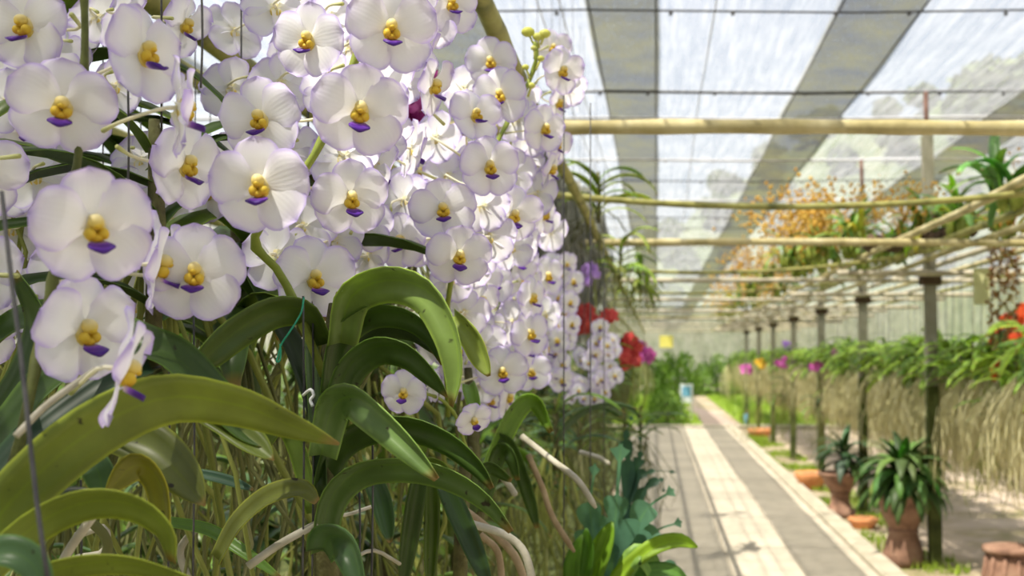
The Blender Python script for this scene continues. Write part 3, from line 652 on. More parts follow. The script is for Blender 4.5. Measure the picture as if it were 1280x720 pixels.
# ------------------------------------------------------------------ the white orchid in sharp focus, dark arching leaves
o2 = thing('white_orchid', at(410, 740, 1.17), 'white orchid with arching dark green leaves and a thin green string tied on', 'orchid', 'white orchids')
sp2 = spike_part(o2, [(405, 470, 1.18), (355, 350, 1.16), (318, 302, 1.13), (352, 250, 1.12), (395, 190, 1.12), (432, 105, 1.14), (455, 40, 1.15), (470, -40, 1.16)], 0.0048, 0.003)
flowers(o2, [sp2], [
    (386, 50, 53, 375, 59), (489, 36, 59, 492, 48), (326, 148, 56, 314, 161), (450, 137, 62, 452, 156), (325, 231, 66, 317, 247), (438, 247, 53, 446, 264),
    (392, 347, 53, 403, 361), (563, 4, 42, 571, 10), (293, 38, 40, 205, 0, 's'),
    (345, 318, 48, 158, 5, 's'), (415, 105, 47, 150, 0, 's'), (478, 108, 48, 140, 0, 's'), (430, 195, 47, 160, 10, 's'), (352, 105, 46, 165, 0, 's'),
    (378, 282, 45, 168, 0, 's'), (525, 62, 43, 118, 5, 's'), (412, 22, 46, 150, 0, 's'), (345, 10, 46, 170, 0, 's'), (455, 85, 44, 170, 0, 's'), (470, 210, 44, 120, 0, 's'), (505, 250, 38, 150, 0, 's'), (360, 190, 44, 150, 0, 's'), (290, 110, 43, 160, 0, 's'), (420, 300, 44, 150, 0, 's'), (455, 280, 42, 170, 0, 's'), (370, 60, 42, 150, 0, 's'),
    (440, 60, 44, 160, 0, 's'), (500, 100, 42, 150, 0, 's'), (535, 30, 42, 160, 0, 's'), (350, 360, 42, 150, 0, 's'), (480, 170, 42, 150, 10, 's'), (460, 320, 40, 130, 0, 's'), (510, 10, 44, 150, 0, 's')])
for c, wpx, col, kw in (
    ([(426, 430, 1.15), (440, 372, 1.13), (486, 352, 1.10), (533, 366, 1.06), (562, 412, 1.04), (571, 462, 1.04), (565, 508, 1.05)], 20, (0.20, 0.30, 0.07), dict(tilt=-38, fold=0.35, tip=0.12)),
    ([(566, 395, 1.12), (590, 420, 1.11), (602, 445, 1.11), (612, 470, 1.11)], 14, (0.28, 0.36, 0.08), dict(tilt=-20, fold=0.5, tip=0.15)),
    ([(411, 490, 1.17), (424, 425, 1.16), (460, 394, 1.15), (505, 394, 1.13), (540, 418, 1.12), (556, 455, 1.12)], 13, G1, dict(tilt=-48, fold=0.3)),
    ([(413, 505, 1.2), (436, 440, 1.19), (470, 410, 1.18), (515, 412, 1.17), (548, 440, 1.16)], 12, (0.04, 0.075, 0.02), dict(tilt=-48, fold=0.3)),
    ([(413, 540, 1.14), (432, 468, 1.13), (468, 436, 1.12), (508, 440, 1.10), (540, 468, 1.09), (560, 496, 1.09)], 16, G1, dict(tilt=-45, fold=0.3, tip=0.1)),
    ([(402, 570, 1.12), (416, 512, 1.11), (440, 498, 1.08), (472, 520, 1.05), (512, 558, 1.03), (547, 598, 1.02)], 21, (0.15, 0.25, 0.07), dict(tilt=-25, fold=0.45, tip=0.2)),
    ([(402, 620, 1.18), (418, 566, 1.17), (455, 538, 1.15), (510, 532, 1.13), (560, 550, 1.11), (596, 580, 1.10), (616, 610, 1.10)], 16, G1, dict(tilt=-35, fold=0.35, tip=0.2)),
    ([(402, 690, 1.16), (414, 626, 1.15), (450, 590, 1.13), (510, 583, 1.11), (565, 596, 1.09), (608, 624, 1.08), (640, 664, 1.08)], 16, (0.11, 0.19, 0.05), dict(tilt=-38, fold=0.35, tip=0.25)),
    ([(402, 690, 1.13), (412, 672, 1.10), (436, 684, 1.06), (455, 745, 1.04)], 21, G4, dict(tilt=-20, fold=0.4)),
    ([(410, 430, 1.18), (386, 392, 1.16), (345, 388, 1.14), (300, 412, 1.12), (262, 444, 1.10), (243, 462, 1.10)], 17, (0.085, 0.14, 0.02), dict(tilt=38, fold=0.25)),
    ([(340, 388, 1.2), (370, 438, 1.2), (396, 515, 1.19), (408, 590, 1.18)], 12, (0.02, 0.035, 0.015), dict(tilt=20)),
    ([(412, 610, 1.19), (410, 500, 1.19), (416, 430, 1.2), (424, 365, 1.21)], 10, (0.11, 0.17, 0.04), dict(tilt=10, fold=0.5)),
    ([(404, 620, 1.17), (398, 520, 1.18), (392, 440, 1.2), (388, 375, 1.22)], 10, (0.06, 0.11, 0.03), dict(tilt=10, fold=0.5)),
    ([(408, 640, 1.2), (425, 540, 1.2), (436, 470, 1.21)], 9, G2, dict(tilt=15, fold=0.4)),
    ([(466, 595, 1.25), (478, 628, 1.23), (488, 678, 1.22)], 13, G4, dict(tilt=10, fold=0.6, tip=0.2)),
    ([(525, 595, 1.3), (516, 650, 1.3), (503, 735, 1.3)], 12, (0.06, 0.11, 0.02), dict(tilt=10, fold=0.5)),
    ([(540, 600, 1.32), (540, 660, 1.32), (537, 735, 1.32)], 10, (0.09, 0.15, 0.02), dict(tilt=10, fold=0.6)),
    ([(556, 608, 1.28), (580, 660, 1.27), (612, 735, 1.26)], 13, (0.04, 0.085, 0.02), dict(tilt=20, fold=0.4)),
    ([(272, 700, 1.12), (298, 655, 1.11), (335, 622, 1.10), (375, 612, 1.09), (396, 628, 1.09)], 12, (0.17, 0.20, 0.035), dict(tilt=38)),
    ([(208, 652, 1.3), (262, 663, 1.3), (302, 688, 1.28), (350, 722, 1.27)], 7, (0.14, 0.27, 0.04), dict(tilt=30)),
    ([(395, 640, 1.3), (375, 560, 1.3), (350, 520, 1.3), (330, 560, 1.3)], 14, G2, dict(tilt=30)),
    ([(250, 592, 1.25), (282, 600, 1.25), (316, 612, 1.25)], 6, (0.07, 0.15, 0.09), dict(tilt=30))):
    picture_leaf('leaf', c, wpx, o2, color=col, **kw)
V, F = tube([at(410, 800, 1.18), at(408, 660, 1.18), at(408, 560, 1.19), at(412, 440, 1.2), at(418, 380, 1.21)], [0.012, 0.014, 0.012, 0.009, 0.006], 9); wpart('stem', V, F, M['stem'], o2)
for pts, r, m in (([(396, 655, 1.15), (350, 680, 1.13), (310, 708, 1.12)], .0042, 'root_pale'), ([(500, 705, 1.25), (468, 688, 1.22), (440, 696, 1.2), (405, 690, 1.18)], .0022, 'root_pale'), ([(540, 375, 1.25), (515, 385, 1.25), (490, 400, 1.25)], .004, 'root_pale'),
                  ([(490, 625, 1.35), (462, 634, 1.33), (430, 644, 1.28), (405, 640, 1.2)], .0022, 'root_pale')):
    V, F = tube(smooth_pts([at(*p) for p in pts], 10), r, 6); wpart('root', V, F, M[m], o2)
# green string tied round the spike
S = smooth_pts([at(380, 372, 1.1), at(376, 392, 1.09), at(362, 415, 1.08), at(352, 430, 1.08), at(348, 444, 1.08), at(346, 452, 1.08), at(350, 450, 1.08), at(351, 438, 1.08), at(350, 430, 1.08)], 30)
V, F = tube(S, 0.0009, 5); tag(wpart('green_string', V, F, M['string'], None), 'thin green string looped below a white bloom', 'string')
V, F = tube(smooth_pts([at(379, 494, 1.13), at(388, 487, 1.12), at(392, 494, 1.12), at(388, 500, 1.12), at(391, 508, 1.12)], 16), 0.0016, 6)
tag(wpart('plastic_clip', V, F, M['clip'], None), 'small white plastic clip on the wire by the orchid stem', 'clip')

# ------------------------------------------------------------------ the white orchid with a budded tip
o3 = thing('white_orchid', at(590, 560, 1.85), 'white orchid with yellow-green buds at the tip of its spike', 'orchid', 'white orchids')
sp3 = spike_part(o3, [(560, 520, 1.9), (558, 400, 1.8), (572, 310, 1.72), (592, 240, 1.75), (628, 165, 1.95), (660, 105, 2.05), (671, 70, 2.05), (668, 52, 2.05)], 0.0045, 0.0035)
sp3b = spike_part(o3, [(608, 470, 2.2), (614, 420, 2.2), (630, 368, 2.2), (640, 330, 2.2), (655, 290, 2.2)], 0.0042, 0.003, 'spike_dark')
flowers(o3, [sp3, sp3b], [
    (503, 301, 39, 492, 310), (554, 261, 43, 553, 272), (574, 319, 44, 577, 334), (612, 208, 41, 616, 218), (642, 268, 37, 650, 281), (593, 144, 40, 604, 147),
    (626, 119, 37, 620, 126), (614, 77, 34, 610, 85), (702, 88, 33, 45, 0, 's'), (680, 160, 34, 40, 0, 's'), (697, 128, 28, 68, 0, 's'), (528, 213, 31, 520, 227),
    (540, 106, 44, 72, 0, 's'), (688, 210, 31, 78, 10, 's'), (570, 196, 34, 165, 0, 's'), (515, 186, 40, 112, 0, 's'), (655, 195, 31, 150, 0, 's'), (604, 258, 38, 165, 0, 's'),
    (612, 296, 38, 160, 0, 's'), (560, 220, 36, 170, 0, 's'), (545, 172, 36, 150, 0, 's'), (648, 150, 32, 150, 0, 's'), (660, 304, 30, 118, 0, 's'), (672, 242, 31, 150, 0, 's'), (640, 215, 33, 170, 0, 's'),
    (650, 326, 28, 655, 334), (600, 376, 33, 56, 0, 's'), (616, 352, 30, 622, 358), (664, 372, 31, 58, 0, 's'), (662, 417, 31, 40, 0, 's'), (656, 436, 29, 62, 0, 's'), (628, 464, 34, 629, 475),
    (664, 465, 27, 666, 472), (634, 496, 29, 70, 10, 's'), (640, 402, 30, 150, 0, 's'), (604, 430, 32, 160, 0, 's'), (580, 390, 34, 175, 0, 's'), (682, 392, 24, 150, 0, 's'), (655, 352, 27, 20, 0, 's'), (598, 346, 32, 12, 0, 's'),
    (600, 478, 30, 150, 0, 's'), (575, 466, 30, 160, 0, 's'), (680, 436, 25, 100, 0, 's'), (650, 390, 29, 30, 0, 's'), (622, 420, 30, 130, 0, 's'), (684, 345, 26, 40, 0, 's'), (565, 350, 34, 160, 0, 's'), (545, 430, 30, 160, 0, 's'), (575, 436, 30, 60, 0, 's'), (690, 290, 27, 140, 0, 's'), (680, 268, 28, 60, 0, 's'), (712, 112, 28, 150, 0, 's'), (690, 60, 27, 30, -10, 's'), (655, 130, 30, 130, 0, 's'), (695, 180, 28, 60, 0, 's'), (580, 110, 33, 150, 0, 's'), (530, 260, 38, 150, 0, 's'), (530, 300, 38, 160, 0, 's'),
    (590, 330, 36, 150, 0, 's'), (640, 310, 31, 150, 0, 's'), (556, 290, 38, 170, 0, 's'), (500, 240, 36, 160, 0, 's'), (590, 210, 36, 160, 0, 's'), (660, 170, 31, 150, 0, 's'), (590, 410, 31, 30, 0, 's'), (640, 450, 29, 100, 0, 's'), (612, 500, 28, 40, 0, 's'), (560, 480, 28, 20, 0, 's')])
for px, py, s, dx in ((660, 40, 1.25, -6), (672, 46, 1.0, -2), (681, 42, 1.1, 5), (676, 73, .7, 6), (657, 84, .7, -5), (664, 107, .8, 4), (668, 60, .7, 0)):
    b = MB(); c = at(px, py, 2.05); b.blob(c, 0.0088 * s, 8, 6, sq=(1.15, 0.9, 0.85)); b.tube([c, at(px - dx, py + 14, 2.05)], 0.0022, 5)
    wpart('bud', b.V, b.F, M['bud'], o3)
for c, wpx, col, kw in (
    ([(586, 480, 1.8), (590, 497, 1.78), (596, 520, 1.77)], 9, G5, dict(tilt=15, fold=0.4)),
    ([(600, 640, 1.9), (622, 570, 1.85), (638, 568, 1.8), (648, 600, 1.8)], 9, G1, dict(tilt=-35)),
    ([(600, 610, 2.0), (640, 520, 2.0), (668, 500, 2.0), (690, 540, 2.0)], 11, G5, dict(tilt=-40)),
    ([(620, 545, 2.0), (640, 560, 2.0), (662, 620, 2.0), (672, 660, 2.0)], 9, G1, dict(tilt=-20))):
    picture_leaf('leaf', c, wpx, o3, color=col, **kw)
V, F = tube([at(600, 680, 1.95), at(592, 560, 1.93), at(585, 460, 1.95)], [0.011, 0.011, 0.007], 8); wpart('stem', V, F, M['stem'], o3)

# low blooms tucked under the arching leaves
o3l = thing('white_orchid', at(575, 720, 1.66), 'white orchid with two low blooms under the arching dark leaves', 'orchid', 'white orchids')
spl = spike_part(o3l, [(584, 570, 1.64), (572, 525, 1.62), (552, 500, 1.6), (525, 490, 1.55)], 0.003, 0.002)
for a in ((505, 490, 32, *facing(505, 490, 32, 501, 501), 5, 0, 1.45), (541, 482, 25, 120, 0, 0, 0, 1.6), (592, 524, 26, *facing(592, 524, 26, 597, 536), -20, 0, 1.5)):
    add_flower(o3l, spl, *a)
for c, wpx, col, kw in (([(580, 640, 1.68), (555, 585, 1.68), (520, 575, 1.68)], 9, G2, dict(tilt=35)), ([(582, 650, 1.68), (606, 585, 1.68), (640, 600, 1.68)], 9, G1, dict(tilt=-35))):
    picture_leaf('leaf', c, wpx, o3l, color=col, **kw)
V, F = tube([at(575, 720, 1.66), at(578, 620, 1.66), at(584, 560, 1.64)], [0.011, 0.011, 0.008], 7); wpart('stem', V, F, M['stem'], o3l)

# ------------------------------------------------------------------ generic hanging orchids: leaves, roots
def strap_variant(seed, L=0.28, W=0.017, lift=1.0, thin=False):
    rr = random.Random(seed); n = 10; up = rr.uniform(0.55, 1.0) * lift; P, S, N = [], [], []; yw = rr.uniform(-0.25, 0.25); x = z = 0.0; a = up
    drop = rr.uniform(1.5, 2.3)
    for i in range(n):
        P.append(Vector((x, yw * x * x * 2, z))); x += math.cos(a) * L / (n - 1); z += math.sin(a) * L / (n - 1); a -= drop / (n - 1)
    tw = rr.uniform(-0.35, 0.35)
    for i in range(n):
        t = (P[min(i + 1, n - 1)] - P[max(i - 1, 0)]).normalized(); s = Vector((0, 1, 0)); s = (s - t * s.dot(t)).normalized(); q = t.cross(s)
        q = q if q.z > 0 or i > 5 else q; an = tw * i / n; S.append(s * math.cos(an) + q * math.sin(an)); N.append(-(s * -math.sin(an) + q * math.cos(an)))
    return blade(P, strap_width(W, 0.7, 0.3, 0.4), S, [(-v) if v.z < 0 and False else v for v in N], 0.3, 0.0018, 3)
STRAP = [strap_variant(k, 0.24 + 0.025 * (k % 4), 0.016 + 0.0015 * (k % 3)) for k in range(8)]
STRAP_ME = [mesh('leaf', *(STRAP[k][:2]), M['leaf'], STRAP[k][2]) for k in range(8)]

def root_bundle(seed, n, length, spread, r, m, curl=0.018):
    rr = random.Random(seed); b = MB()
    for _ in range(n):
        a = rr.uniform(0, 2 * PI); d = rr.uniform(0, spread); L = length * rr.uniform(0.45, 1.0); x0, y0 = 0.03 * math.cos(a), 0.03 * math.sin(a); P = []
        for i in range(6):
            t = i / 5; k = min(1, t * 2.2)
            P.append(Vector((x0 + math.cos(a) * d * k + rr.uniform(-1, 1) * curl * t ** 0.5, y0 + math.sin(a) * d * k + rr.uniform(-1, 1) * curl * t ** 0.5, 0.02 - L * t + rr.uniform(-1, 1) * curl * 0.6)))
        b.tube(P, [r * rr.uniform(0.7, 1.2)] * 5 + [r * 0.4], 4)
    return b.mesh('aerial_roots', M[m])
ROOT_OLIVE = [root_bundle(k, 20, 0.7, 0.16, 0.0028, 'root_olive', 0.05) for k in range(3)] + [root_bundle(10 + k, 16, 0.6, 0.17, 0.0034, 'root_lime', 0.06) for k in range(2)] + [root_bundle(20, 12, 0.6, 0.18, 0.0032, 'root_olive', 0.08)]
ROOT_TAN = [root_bundle(50 + k, 44, 0.80, 0.17, 0.0034, 'root_tan') for k in range(3)]
STEM_ME = MB().tube([(0, 0, -0.08), (0.004, 0, 0.05), (0, 0.003, 0.16)], [0.009, 0.01, 0.006], 6).mesh('stem', M['stem'])
HANG_ME = MB().tube([(0, 0, 0.0), (0, 0, 1.0)], 0.0013, 4).mesh('hanging_wire', M['wire'])
FOL = []
for k in range(5):
    rr = random.Random(300 + k); b = MB()
    for i in range(9):
        g = STRAP[rr.randrange(8)]; rm = Matrix.Translation((0, 0, -0.04 + 0.022 * i)) @ Matrix.Rotation(rr.uniform(-0.5, 0.5) + PI * (i % 2), 4, 'Z') @ Matrix.Rotation(rr.uniform(-0.3, 0.3), 4, 'Y')
        b.add([rm @ v for v in g[0]], g[1], g[2])
    FOL.append(b.mesh('foliage', M['leaf'], True))

def hanging_orchid(p, label, group, roots, nleaf=8, s=1.0, detail=True, pal=(G1, G2, G5), top=ZB - 0.03, root_s=1.0, turn=None, name='hanging_orchid'):
    t = thing(name, p, label, 'orchid', group); a0 = random.uniform(0, PI) if turn is None else turn + random.uniform(-.5, .5)
    link('stem', STEM_ME, t, scale=s)
    if detail:
        for i in range(nleaf):
            c = random.choice(pal); v = random.uniform(0.75, 1.3)
            link('leaf', STRAP_ME[random.randrange(8)], t, (0, 0, (-0.05 + 0.19 * i / nleaf) * s), (random.uniform(-0.25, 0.25), random.uniform(-0.35, 0.3), a0 + PI * (i % 2) + random.uniform(-0.55, 0.55)), s * random.uniform(0.85, 1.2), tuple(x * v for x in c))
    else:
        v = random.uniform(0.8, 1.3); c = random.choice(pal)
        tag(link('foliage', random.choice(FOL), t, (0, 0, 0), (0, 0, a0), s, tuple(x * v for x in c)), kind='stuff')
    tag(link('aerial_roots', random.choice(roots), t, (0, 0, -0.02), (0, 0, random.uniform(0, 6)), (s, s, s * root_s)), kind='stuff')
    if top: link('hanging_wire', HANG_ME, t, (0.01, 0, 0.1 * s), None, (1, 1, max(0.05, top - p[2] - 0.1 * s)))
    return t

def far_mass(name, label, spots, roots, pal, s):        # the far ones, too many and too small to pick apart: leaves and roots of the whole stretch
    lf, rt = MB(), MB()
    for p in spots:
        g = random.choice(FOL); rm = Matrix.Translation(p) @ Matrix.Rotation(random.uniform(0, 6), 4, 'Z') @ Matrix.Scale(s, 4)
        lf.add([rm @ v.co for v in g.vertices], [tuple(q.vertices) for q in g.polygons])
        g = random.choice(roots); rt.add([rm @ v.co for v in g.vertices], [tuple(q.vertices) for q in g.polygons])
        rt.tube([p, Vector((p.x, p.y, ZB))], 0.0015, 3)
    o = link(name, lf.mesh(name, M['leaf'], True), color=pal); tag(o, label, 'orchids', kind='stuff'); tag(link('aerial_roots', rt.mesh('aerial_roots', roots[0].materials[0]), o), kind='stuff')

for row, x0 in enumerate(LEFT_RAILS):
    yy = (2.4, 1.9, 2.1, 2.4, 2.9, 3.4)[row]; num = 0
    while yy < 11.5:
        x = x0 + 0.006 + random.uniform(-0.01, 0.01); z = random.uniform(0.80, 1.26) + (0.06 if row > 1 else 0)
        if x / yy > -0.66:
            hanging_orchid(Vector((x - 0.01, yy, z)), 'flowerless orchid, %s from the camera under the %s rail of the crowded rows' % (ORD[num], ORD[row + 1]), 'flowerless orchids of the crowded rows', ROOT_OLIVE, 9, random.uniform(0.95, 1.2), yy < 6.5, pal=(G1, G2, G5, G4, G1), top=ZB - 0.02); num += 1
        yy += random.uniform(0.34, 0.5) + 0.02 * row
for num, (x, yy, z) in enumerate(((-0.58, 1.30, 1.60), (-0.58, 1.55, 1.50), (-0.58, 1.85, 1.62), (-0.87, 1.5, 1.72), (-0.87, 1.75, 1.5), (-0.87, 2.1, 1.65), (-1.02, 1.85, 1.78), (-1.02, 2.3, 1.5), (-1.5, 2.5, 1.55), (-1.5, 2.9, 1.75), (-0.58, 2.3, 1.45))):
    hanging_orchid(Vector((x - 0.004, yy, z)), 'flowerless orchid hung high behind the large white blooms, %s going inward' % ORD[num], 'high-hung orchids behind the blooms', ROOT_OLIVE, 12, 1.1, True, pal=(G1, G2, G1, (0.05, 0.10, 0.02)), top=ZB - 0.03)
far_mass('distant_orchids', 'distant flowerless orchids hanging far along the crowded rows', [Vector((x, 12 + 0.7 * k + random.uniform(-.2, .2), random.uniform(1.05, 1.3))) for k in range(20) for x in LEFT_RAILS[::2]], ROOT_OLIVE, (0.14, 0.22, 0.035), 1.15)

# the hanging row beyond the posts
far = []
for row, x0 in enumerate((2.14, 2.42, 2.72)):
    yy = 5.6 + 0.1 * row; num = 0
    while yy < 28.8:
        near = yy < 14; p = Vector((x0 - 0.01 + random.uniform(-.008, .008), yy, 1.37 + random.uniform(-.05, .06)))
        if row == 0 or (row == 1 and yy < 18):
            hanging_orchid(p, 'strap-leaved long-rooted orchid, %s from the camera in the %s row beyond the posts' % (ORD[num], ('front', 'second')[row]), 'orchids of the hanging rows beyond the posts', ROOT_TAN, 15, random.uniform(1.1, 1.35), near,
                           pal=((0.26, 0.44, 0.05), (0.42, 0.60, 0.09), (0.34, 0.52, 0.08), (0.16, 0.30, 0.05)), root_s=random.uniform(0.6, 0.85), top=ZB + 0.05); num += 1
        else: far.append(p)
        yy += (0.25 if near else 0.34) * random.uniform(0.85, 1.2)
far_mass('distant_orchids', 'distant strap-leaved orchids filling the back of the hanging rows beyond the posts', far, ROOT_TAN, (0.34, 0.50, 0.07), 1.2)
far_mass('distant_orchids', 'small distant orchids in the row hanging across the far end', [Vector((-3.0 + k * 0.3 + (1.9 if k > 9 else 0), 28.8 + random.uniform(-.2, .2), 1.3 + random.uniform(-.05, .08))) for k in range(19)], ROOT_TAN, (0.22, 0.36, 0.04), 1.3)

# ------------------------------------------------------------------ further white orchids along the row
def small_orchid(name, label, base, tip, blooms, me_list, leaves, cat='orchid', group=None, m_stem='spike'):
    t = thing(name, base, label, cat, group)
    P = smooth_pts([base, base.lerp(tip, 0.5) + Vector((0.03, 0, -0.02)), tip], 14); V, F = tube(P, [0.004] * 13 + [0.0015], 6); wpart('flower_spike', V, F, M[m_stem], t)
    for (p, yaw, pitch, s) in blooms:
        link('flower', random.choice(me_list), t, p - base, (Matrix.Rotation(math.radians(yaw), 4, 'Z') @ Matrix.Rotation(math.radians(pitch), 4, 'X') @ Matrix.Rotation(random.uniform(-.3, .3), 4, 'Y')).to_euler(), s)
    link('stem', STEM_ME, t, (0, 0, -0.1)); a0 = random.uniform(-0.4, 0.4)
    for i in range(leaves):
        link('leaf', STRAP_ME[i % 8], t, (0, 0, -0.14 + 0.025 * i), (random.uniform(-.2, .2), random.uniform(-.3, .2), a0 + PI * (i % 2) + random.uniform(-.5, .5)), random.uniform(0.9, 1.2), random.choice((G2, G5, G4)))
    tag(link('aerial_roots', random.choice(ROOT_OLIVE), t, (0, 0, -0.15)), kind='stuff')
    link('hanging_wire', HANG_ME, t, (0.02, 0.02, -0.02), None, (1, 1, ZB - 0.03 - base.z))
    return t
rows4 = [(701, 343), (697, 372), (716, 352), (690, 358), (706, 392), (697, 408), (684, 392), (694, 440), (685, 420), (708, 422), (702, 455), (684, 455), (690, 330), (712, 378), (680, 372), (702, 475), (690, 470), (714, 405), (676, 440), (708, 330), (697, 425)]
bl = [(at(px, py, 3.6 + random.uniform(-.06, .06)), random.uniform(-35, 60), random.uniform(-15, 20), random.uniform(0.85, 1.02)) for px, py in rows4]
small_orchid('white_orchid', 'narrow column of white blooms just before the red orchids', at(694, 520, 3.7), at(705, 322, 3.62), bl, SMALL, 8, group='white orchids')
bl = []
for k in range(34):
    t = random.random() ** 0.8; py = 408 + 96 * t; half = 6 + 26 * min(1, t * 1.8) * (1 if t < 0.75 else 0.75); px = 756 - 26 * t + random.uniform(-1, 1) * half
    bl.append((at(px, py, 4.6 + random.uniform(-.1, .1)), random.uniform(-40, 60), random.uniform(-20, 25), random.uniform(0.75, 0.92)))
small_orchid('white_orchid', 'pointed white flower cluster hanging in front of the red orchids', at(724, 530, 4.7), at(758, 402, 4.62), bl, SMALL, 8, group='white orchids')

def plain_flower(m, seed, size=0.03):                    # five rounded petals in one colour
    b = MB()
    for k in range(5):
        g = petal_geo(size, size * 0.42, 0.4, 0.1, 0.1, 0.05, seed + k, nu=5, nv=6, ang=2 * PI * k / 5); b.add(*g)
    b.blob((0, -0.004, 0), size * 0.16, 6, 4)
    return b.mesh('flower', M[m])
FM = {m: [plain_flower(m, 5 + k) for k in range(2)] for m in ('blossom_red', 'blossom_pink', 'blossom_magenta', 'blossom_violet', 'blossom_scarlet', 'blossom_yellow')}
def colour_orchid(label, spots, m, base, tip, rad, n, Y, leaves=6, size=1.0):
    bl = []
    for (px, py, rx, ry, k) in spots:
        for _ in range(k):
            a = random.uniform(0, 2 * PI); q = math.sqrt(random.random())
            bl.append((at(px + rx * q * math.cos(a), py + ry * q * math.sin(a), Y + random.uniform(-rad, rad)), random.uniform(-60, 60), random.uniform(-30, 30), size * random.uniform(0.85, 1.1)))
    return small_orchid('%s_orchid' % m.split('_')[1], label, base, tip, bl, FM[m], leaves)
colour_orchid('red orchid cluster showing above the pointed white cluster', [(732, 398, 22, 14, 26), (762, 396, 7, 5, 6)], 'blossom_red', at(735, 470, 5.3), at(735, 380, 5.3), 0.08, 30, 5.25)
colour_orchid('red orchid cluster showing behind the tip side of the white cluster', [(787, 440, 14, 20, 30)], 'blossom_red', at(780, 520, 5.7), at(788, 418, 5.7), 0.08, 30, 5.65)
colour_orchid('pink orchid beside the red clusters over the path edge', [(805, 440, 9, 12, 12), (808, 445, 8, 6, 6)], 'blossom_pink', at(800, 520, 6.2), at(806, 425, 6.2), 0.06, 12, 6.2, size=1.0)
colour_orchid('dark magenta orchid glimpsed between the large white blooms', [(405, 100, 22, 26, 12)], 'blossom_magenta', at(405, 250, 1.9), at(405, 70, 1.9), 0.03, 12, 1.85, 0)
colour_orchid('dark magenta orchid glimpsed beside the budded white spike', [(512, 150, 22, 28, 12), (523, 88, 8, 14, 4)], 'blossom_magenta', at(515, 260, 2.3), at(518, 75, 2.3), 0.03, 12, 2.25, 0)
colour_orchid('small violet orchid under the mossy rail', [(740, 338, 11, 6, 8), (733, 350, 5, 3, 3)], 'blossom_violet', at(735, 420, 5.6), at(740, 335, 5.6), 0.05, 10, 5.55, 4)
for (px, py, Y, m, lb) in ((1020, 457, 13.2, 'blossom_pink', 'bright pink orchid bloom on the row, beside the slim post'), (1046, 445, 13.0, 'blossom_pink', 'pink orchid bloom raised above the leaves of the row'), (978, 452, 16.5, 'blossom_pink', 'pale pink orchid spray far along the hanging row'),
                           (950, 455, 18.0, 'blossom_yellow', 'yellow orchid bloom far along the hanging row'), (933, 461, 19.5, 'blossom_pink', 'small dusky pink orchid far down the hanging row'), (982, 431, 17.4, 'blossom_violet', 'violet orchid bloom high over the far row')):
    colour_orchid(lb, [(px, py, 7, 6, 9)], m, at(px, py + 42, Y), at(px, py - 4, Y), 0.08, 8, Y, 6, size=1.6)
colour_orchid('tall scarlet orchid flowering above the hanging row', [(1262, 415, 16, 22, 40), (1280, 395, 10, 14, 12), (1242, 436, 5, 8, 8)], 'blossom_scarlet', at(1262, 490, 7.4), at(1266, 395, 7.4), 0.12, 40, 7.4, 8, size=1.1)
colour_orchid('orange-red orchid bloom low among the leaves of the row', [(1246, 462, 7, 9, 8), (1247, 480, 3, 3, 2)], 'blossom_scarlet', at(1246, 505, 7.0), at(1246, 452, 7.0), 0.05, 8, 6.95, 6, size=1.1)

# ------------------------------------------------------------------ plants lying on the trellis
def bead_cluster(seed, n, rad, m, br=0.012, stems=5):
    rr = random.Random(seed); b = MB()
    for s in range(stems):
        a = rr.uniform(0, 2 * PI); tip = Vector((math.cos(a) * rad * 0.9, math.sin(a) * rad * 0.5, rad * rr.uniform(0.6, 1.3)))
        P = smooth_pts([Vector((0, 0, 0)), tip * 0.5 + Vector((0, 0, rad * 0.35)), tip], 8); b.tube(P, 0.003, 4)
        for _ in range(n // stems):
            c = P[rr.randrange(2, 8)] + Vector((rr.gauss(0, 1), rr.gauss(0, 1), rr.gauss(0, 1))) * rad * 0.17; b.blob(c, br * rr.uniform(0.6, 1.2), 5, 3, jit=0.25)
    return b.mesh('flower_spray', M[m])
SPRAY = [bead_cluster(k, 110, 0.32, 'blossom_orange') for k in range(3)]
def trellis_plant(px, py, Y, label, spray=True, nleaf=9, s=1.0, pal=(G5, (0.25, 0.33, 0.05), G2), group=None, lift=0.0, zfix=None):
    p = at(px, py, Y); p.z = ZB + 0.06 if zfix is None else zfix
    t = thing('trellis_orchid', p, label, 'orchid', group)
    b = MB()
    for k in range(5): b.blob((random.uniform(-.06, .06), random.uniform(-.06, .06), 0.03), 0.03, 7, 5, sq=(0.7, 0.7, 1.6))
    link('pseudobulb', b.mesh('pseudobulb', M['spike']), t, scale=s)
    for i in range(nleaf):
        link('leaf', STRAP_ME[random.randrange(8)], t, (random.uniform(-.05, .05), random.uniform(-.05, .05), 0.04), (random.uniform(-.2, .2), random.uniform(-0.9, 0.1), 2 * PI * i / nleaf + random.uniform(-.3, .3)), s * random.uniform(0.7, 1.2), tuple(x * random.uniform(0.9, 1.4) for x in random.choice(pal)))
    if spray:
        for q in range(2): tag(link('flower_spray', random.choice(SPRAY), t, (random.uniform(-.1, .1), 0, 0.03), (random.uniform(-.2, .2), 0, random.uniform(0, 6)), s * random.uniform(0.8, 1.2)), kind='stuff')
    return t
OG = 'orange-flowered orchids on the trellis'
for num, (px, Y, s) in enumerate(sorted(((1022, 8.2, 1.25), (985, 8.9, 1.2), (1062, 8.0, 1.1), (1000, 10.2, 1.1), (958, 10.8, 1.15), (975, 13, 1.2), (940, 13.5, 1.2), (925, 16, 1.3), (945, 17.5, 1.2), (915, 19.5, 1.3), (1030, 11.5, 1.0), (1075, 9.4, 1.0), (900, 22, 1.4), (1015, 9.2, 1.2)), key=lambda q: q[1])):
    trellis_plant(px, 300, Y, 'bushy orchid with small orange flower sprays on the trellis, %s from the camera' % ORD[num], True, 8, s, group=OG)
